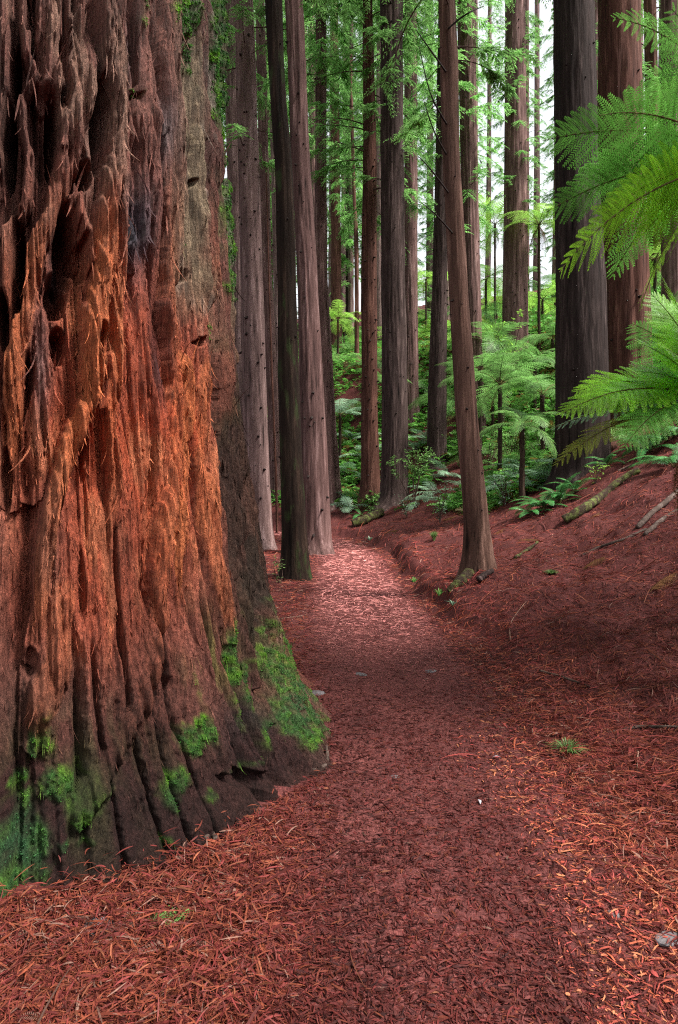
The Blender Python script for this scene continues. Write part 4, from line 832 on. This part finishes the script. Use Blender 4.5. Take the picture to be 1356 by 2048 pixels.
# ------------------------------------------------------------------ fallen needles, twigs and bark flakes
PAL = np.array([(.13, .033, .028), (.20, .048, .038), (.30, .078, .046), (.39, .112, .056), (.44, .165, .085), (.28, .11, .095), (.40, .25, .19), (.085, .028, .028), (.32, .085, .075)])*np.array([1.06, .90, .92]); PAL[[0, 1, 5, 7, 8]] *= np.array([1.06, .82, .84])
def litter(name, n, y0, y1, pw, lmin, lmax, wmin, wmax, seed, feather=False, zone=None, lift=.012, scale=.09, bright=1.):
    r = np.random.default_rng(seed)
    u = r.random(n*2); a_ = 1-pw
    Y = (y0**a_+u*(y1**a_-y0**a_))**(1/a_); X = r.uniform(-1, 1, n*2)*(.62*Y+.75)
    keep = np.hypot(X-HC[0], Y-HC[1]) > hero_r(np.array(.05))+.02
    d = edge_d(X, Y)
    if zone: keep &= zone(X, Y, d, r)
    X, Y, d = X[keep][:n], Y[keep][:n], d[keep][:n]; n = len(X)
    Z = ground(X, Y)+.008
    big = 1+scale*np.maximum(Y-3, 0)
    pathness = sstep(-1.75, -1.3, d)*sstep(-.1, -.55, d)
    heap = sstep(.25, .0, np.abs(d+.1))+.8*sstep(-1.5, -2.0, d)
    L = r.uniform(0, 1, n)**1.6*(lmax-lmin)+lmin; L = L*big*(1-.5*pathness*sstep(9, 5, Y)); wd = r.uniform(wmin, wmax, n)*big
    th = r.uniform(0, 2*pi, n); tilt = r.normal(0, .16, n)*(1-.6*pathness)
    e = .06; sx = (ground(X+e, Y, False)-ground(X-e, Y, False))/(2*e); sy = (ground(X, Y+e, False)-ground(X, Y-e, False))/(2*e)
    dx, dy = np.cos(th), np.sin(th)
    D_ = np.stack([dx, dy, dx*sx+dy*sy+tilt], 1); D_ /= np.linalg.norm(D_, axis=1)[:, None]
    up = np.stack([-sx, -sy, np.ones(n)], 1); up /= np.linalg.norm(up, axis=1)[:, None]
    S_ = np.cross(up, D_); roll = r.normal(0, .6, n); W_ = S_*np.cos(roll)[:, None]+up*np.sin(roll)[:, None]
    O = np.stack([X, Y, Z+r.uniform(0, 1, n)**2*lift*(1-.5*pathness)*(1+heap)], 1)
    fam = np.where(r.random(n) < pathness*.75, r.choice([0, 1, 5, 7, 8, 1], n), np.where(r.random(n) < .55*np.clip(heap, 0, 1)+.12, r.choice([1, 2, 2, 3, 3, 4, 8, 6], n), r.choice([0, 1, 1, 2, 2, 3, 5, 8], n)))
    red_ = sstep(.32, .08, np.abs(X-.98-.05*np.sin(Y*3)))*sstep(4.6, 3.4, Y)*(.35+.9*fbm(X*4, Y*4, seed=70)); lit_red = r.random(n) < red_*.5  # patch of light painted as a strip of redder litter
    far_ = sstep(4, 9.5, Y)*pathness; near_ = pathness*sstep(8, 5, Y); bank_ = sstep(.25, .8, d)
    bright = bright*(1-.44*near_[:, None])*(1-.38*bank_[:, None])*(.55+.31*sstep(4.5, 9, Y))[:, None]*np.where(d < -1.2, .78, 1)[:, None]  # ramp over distance paints foreground shade into the litter colour
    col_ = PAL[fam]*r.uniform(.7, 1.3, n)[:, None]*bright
    col_ = np.where(lit_red[:, None], np.array([[.32, .06, .04], [.38, .09, .045], [.28, .05, .045], [.40, .14, .07]])[r.integers(0, 4, n)]*r.uniform(.75, 1.35, n)[:, None], col_)
    col_ = col_*(1-far_[:, None])+far_[:, None]*np.array([.68, .265, .245])*r.uniform(.6, 1.25, n)[:, None]  # far path litter paled to pink: sunlight painted into its colour
    g = G()
    if not feather:
        ts = np.linspace(-.5, .5, 5); cv = r.normal(0, .22, n)
        c = O[:, None]+D_[:, None]*(ts[None, :, None]*L[:, None, None])+S_[:, None]*((ts[None]**2-.1)*(cv*L)[:, None])[..., None]+up[:, None]*((.25-ts[None]**2)*(np.abs(r.normal(0, .22, n))*L)[:, None])[..., None]
        e = W_[:, None]*(wd[:, None]*np.array([.25, .85, 1, .8, .15]))[..., None]
        v = np.stack([c-e, c+e], 2).reshape(-1, 3)
        q0 = np.array([[2*k, 2*k+1, 2*k+3, 2*k+2] for k in range(4)])
        g.add(v, (q0[None]+10*np.arange(n)[:, None, None]).reshape(-1, 4), np.repeat(col_, 10, 0))
    else:                                          # flat shed sprays: a stalk with two rows of needles
        m = 12; ts = np.linspace(-.45, .5, m); vs = []
        c = O[:, None]+D_[:, None]*(ts[None, :, None]*L[:, None, None])+S_[:, None]*((ts[None]**2)*(r.normal(0, .25, n)*L)[:, None])[..., None]+up[:, None]*((.25-ts[None]**2)*(.12*L)[:, None])[..., None]
        for sg in (1, -1):
            ln = (L[:, None]*.16*np.clip(1.25-2*np.abs(ts), .3, 1)[None])
            tip = c+(D_*.75)[:, None]*ln[..., None]+(W_*sg)[:, None]*ln[..., None]
            e = D_[:, None]*(ln*.16)[..., None]
            mid = (c+tip)/2
            vs.append(np.stack([c, mid-e, tip, mid+e], 2).reshape(-1, 3))
        for v in vs:
            k = np.arange(len(v)//4)*4; g.add(v, np.stack([k, k+1, k+2, k+3], 1), np.repeat(col_, m*4, 0))
    o = link(name, g.mesh(name, M_LITTER, False)); o['kind'] = 'stuff'; return o
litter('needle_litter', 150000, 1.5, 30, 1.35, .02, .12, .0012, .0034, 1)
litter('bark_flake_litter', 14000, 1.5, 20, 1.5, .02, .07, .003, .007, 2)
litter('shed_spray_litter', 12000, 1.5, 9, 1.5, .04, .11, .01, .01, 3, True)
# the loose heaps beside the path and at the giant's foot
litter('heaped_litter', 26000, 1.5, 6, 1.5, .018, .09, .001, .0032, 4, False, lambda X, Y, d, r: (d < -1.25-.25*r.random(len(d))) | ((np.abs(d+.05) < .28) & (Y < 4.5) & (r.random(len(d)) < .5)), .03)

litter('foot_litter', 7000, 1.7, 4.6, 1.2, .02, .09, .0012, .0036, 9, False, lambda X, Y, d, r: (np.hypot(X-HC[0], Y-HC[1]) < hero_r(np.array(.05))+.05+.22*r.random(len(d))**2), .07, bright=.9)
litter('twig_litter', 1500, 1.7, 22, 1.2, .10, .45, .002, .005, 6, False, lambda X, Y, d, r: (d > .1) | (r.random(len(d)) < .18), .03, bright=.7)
# ------------------------------------------------------------------ sticks, logs, stones
def stick(label, name, cat, pts, r0, r1, mat=WOOD_TWIG, wob=.2, n=7, k=22, lift=.006, world=False, group=None):
    p = [np.array(q, float) if world else hit(*q)+[0, 0, lift+r0*.5] for q in pts]
    pole(label, cat, p, r0, r1, mat, name, group, n)
PALE_WOOD = bark_mat('pale_dead_wood', (.12, .065, .048), (.24, .14, .105), (.40, .28, .22))
GREY_WOOD = bark_mat('grey_rotten_wood', (.035, .026, .022), (.09, .065, .055), (.18, .14, .125))
a = N('mossy_log_bark'); n1 = a.noise(a.coords((1, 1, 1)), 9, 5); n2 = a.noise(a.coords((1, 1, 1)), 60, 4)
M_LOG = a.finish(a.mix(1., a.ramp(n1, [(.42, (.04, .026, .02)), (.52, (.065, .06, .025)), (.68, (.13, .17, .05))]), a.ramp(n2, [(.3, (.7,)*3), (.7, (1.25,)*3)]), 'MULTIPLY'), .9, a.bump(n2, 1, .03), .1)
stick('short mossy log lying at the blackish furrowed trunk\'s foot', 'mossy_log', 'log', [(706, 1055), (730, 1046), (762, 1032)], .16, .14, M_LOG, n=10, lift=.03)
stick('long mossy half-buried log slanting up the bank below the near-black trunk', 'mossy_log', 'log', [(1128, 1048), (1165, 1025), (1200, 1000), (1240, 970), (1278, 946)], .09, .06, M_LOG, n=10, lift=.01)
stick('dark broken branch across the bank under the fern fronds', 'fallen_branch', 'branch', [(1236, 946), (1256, 936), (1278, 926)], .03, .015)
stick('grey rotten branch sloping down the bank at the picture\'s edge', 'fallen_branch', 'branch', [(1275, 1058), (1305, 1030), (1340, 1000), (1380, 965)], .035, .05, GREY_WOOD)
stick('lower grey rotten branch parallel to the sloping one', 'fallen_branch', 'branch', [(1290, 1072), (1325, 1045), (1375, 1015)], .03, .045, GREY_WOOD)
stick('crumbling whitish branch lying flat on the red bank', 'fallen_branch', 'branch', [(1165, 1112), (1200, 1098), (1245, 1082), (1292, 1060)], .016, .022, GREY_WOOD)
stick('mossy thin root running uphill behind the leaning trunk', 'root', 'root', [(1030, 1118), (1052, 1104), (1075, 1088)], .03, .02, M_LOG)
stick('long pale stick among orange litter near the giant trunk\'s foot', 'stick', 'stick', [(335, 1832), (395, 1806), (470, 1785)], .006, .009, PALE_WOOD)
stick('thin dark stick near the pale long stick', 'stick', 'stick', [(255, 2010), (300, 1990), (345, 1978)], .004, .004)
stick('curved bare twig standing on the bank beside the path', 'twig', 'twig', [(1021, 1285), (1022, 1245), (1052, 1205)], .006, .003, PALE_WOOD)
stick('dark stick lying on the litter along the path\'s bank edge', 'stick', 'stick', [(1080, 1345), (1130, 1362), (1180, 1378)], .012, .007)
stick('pale twig lying along the bank with bent end', 'twig', 'twig', [(1215, 1470), (1280, 1458), (1390, 1462)], .008, .012, GREY_WOOD)
stick('short upright-looking pale stick on the bank litter', 'stick', 'stick', [(1276, 1510), (1275, 1550)], .006, .006, PALE_WOOD)
stick('thin pale stick across the litter beside the kinked mossy trunk', 'stick', 'stick', [(552, 1240), (590, 1235), (612, 1233)], .008, .006, PALE_WOOD)
stick('dark bent stick by the kinked mossy trunk\'s foot', 'stick', 'stick', [(520, 1152), (545, 1150), (566, 1156)], .018, .012)
stick('rounded grey root knob poking from litter by the giant trunk', 'root', 'root', [(412, 1690), (420, 1676), (432, 1690)], .012, .012, GREY_WOOD, lift=.02)
stick('pale curled root loop beside the giant trunk\'s mossy toe', 'root', 'root', [(610, 1552), (652, 1536), (650, 1498), (632, 1480)], .012, .008, GREY_WOOD, lift=.015)
stick('thin reddish root creeping from the giant trunk\'s mossy toe', 'root', 'root', [(585, 1500), (620, 1510), (642, 1530)], .012, .007, B_RED, lift=.015)
stick('dark splintered stump chip beside the leaning trunk\'s base', 'wood_chip', 'wood chip', [(958, 1168), (968, 1160), (985, 1150)], .05, .03, B_DARK, lift=.02)
stick('green mossy root toe of the path bank under the leaning trunk', 'root', 'root', [(898, 1188), (918, 1170), (938, 1152)], .05, .09, M_LOG, lift=.0)
a = N('grey_stone'); n1 = a.noise(a.coords((1, 1, 1)), 30, 5); M_STONE = a.finish(a.ramp(n1, [(.3, (.06, .05, .052)), (.7, (.17, .15, .16))]), .85, a.bump(n1, .6, .01))
def stone(label, u, v, s, fl=.35, seed=0):
    r = np.random.default_rng(seed+60); p = hit(u, v); n1, n2 = 12, 20
    th = np.linspace(.02, pi-.02, n1); ph = np.arange(n2)/n2*2*pi; T_, P_ = np.meshgrid(th, ph, indexing='ij')
    d = np.stack([np.sin(T_)*np.cos(P_), np.sin(T_)*np.sin(P_), np.cos(T_)], -1)
    k = .7+.6*fbm(d[..., 0]*1.6+5+seed, d[..., 1]*1.6+5, d[..., 2]*1.6+5, seed)
    v = d*k[..., None]*s*np.array([1.2, .85, fl]); g = G(); g.add(v, grid_q(n1, n2, True)[:, ::-1])
    o = link('stone', g.mesh('stone', M_STONE)); o.location = p+[0, 0, s*fl*.25]; o.rotation_euler = (0, 0, r.uniform(0, 6)); tag(o, label, 'stone', 'stones in the path')
stone('flat grey stone in the path abreast of the mossy trunk toe', 722, 1352, .05, .2, 1)
stone('second flat grey stone in mid path, just beyond the trunk toe', 862, 1346, .045, .2, 2)
stone('large grey stone half sunk at the path\'s near corner', 1342, 1888, .045, .3, 3)
stone('small violet-grey stone in red litter at the path\'s near edge', 1228, 1838, .022, .4, 4)
stone('mossy flat stone against the giant trunk\'s mossy toe', 632, 1390, .06, .3, 5)
stone('small grey stone sunk in the middle of the near path', 722, 1758, .02, .3, 6)
stone('tiny grey stone in the path beside the curled root', 790, 1558, .025, .3, 7)
stone('flat dark slab of stone in the heaped litter by the giant', 205, 1850, .06, .25, 8)
def petal(label, u, v, s, seed):
    r = np.random.default_rng(seed); p = hit(u, v); t = np.linspace(0, 1, 6); th = r.uniform(0, 6)
    c = np.stack([t*s*cos(th), t*s*sin(th), .012+.25*s*np.sin(t*pi)], 1); w_ = np.array([-sin(th), cos(th), .3])*s*.2; e = w_*np.sin(t*pi*.95+.1)[:, None]
    g = G(); g.add(np.stack([c-e, c+e, c+e-[0, 0, .002], c-e-[0, 0, .002]], 1).reshape(-1, 3), [[4*i+j, 4*i+(j+1) % 4, 4*i+4+(j+1) % 4, 4*i+4+j] for i in range(5) for j in range(4)], (.36, .33, .37))
    o = link('dry_leaf', g.mesh('dry_leaf', M_VC)); o.location = p; tag(o, label, 'dry leaf', 'pale curled leaves')
petal('pale curled leaf lying in mid path near the spiky sprig', 1001, 1522, .045, 1)
petal('pale curled leaf on the path, a step nearer than its twin', 961, 1616, .04, 2)
# a fallen green fern tip on the heaped litter
p = hit(392, 1835); t = thing('fern_tip', 'small green fern tip fallen on orange litter near the giant trunk', 'fern tip', p+[0, 0, .03], R(200))
fr = link('frond', frond_mesh('fallen_fern_tip', [L_FERN, STALK], .15, R(6), R(-8), .05, 9, 6, .1, 3), t)


# ------------------------------------------------------------------ fallen brown fronds on the bank
BR = [frond_mesh('fallen_frond', [L_DRY, L_DRY], .62, R(10), R(-14), .14, 18, 6, .5, 60+i) for i in range(2)]
for k, (u, v, rz, sc, lab) in enumerate([(884, 1045, 20, .9, 'dry brown frond fallen below the grey-green shrub on the bank'), (1010, 1062, 200, .9, 'dry brown frond lying just right of the leaning trunk'), (800, 1062, 170, .9, 'dry brown frond lying on the bank above the path\'s bend'),
        (1215, 1120, 190, .6, 'dry brown frond below the crumbling whitish branch'), (1300, 1190, 30, .7, 'dry brown frond lowest of those on the open red bank'), (1080, 1085, 150, .6, 'dry brown frond near the mossy thin root'), (1200, 1030, 215, .7, 'dry brown frond beside the long mossy half-buried log')]):
    p = hit(u, v); e = .15; sx = (gz(p[0]+e, p[1])-gz(p[0]-e, p[1]))/(2*e); c_, s2 = cos(R(rz)), sin(R(rz)); sy = (gz(p[0], p[1]+e)-gz(p[0], p[1]-e))/(2*e)
    t = thing('fallen_frond', lab, 'frond', p+[0, 0, .03], 0, 'fallen brown fronds on the bank')
    f = link('blade', BR[k % 2], t); f.rotation_euler = (math.atan(-sx*s2+sy*c_), -math.atan(sx*c_+sy*s2), R(rz)); f.scale = (sc,)*3
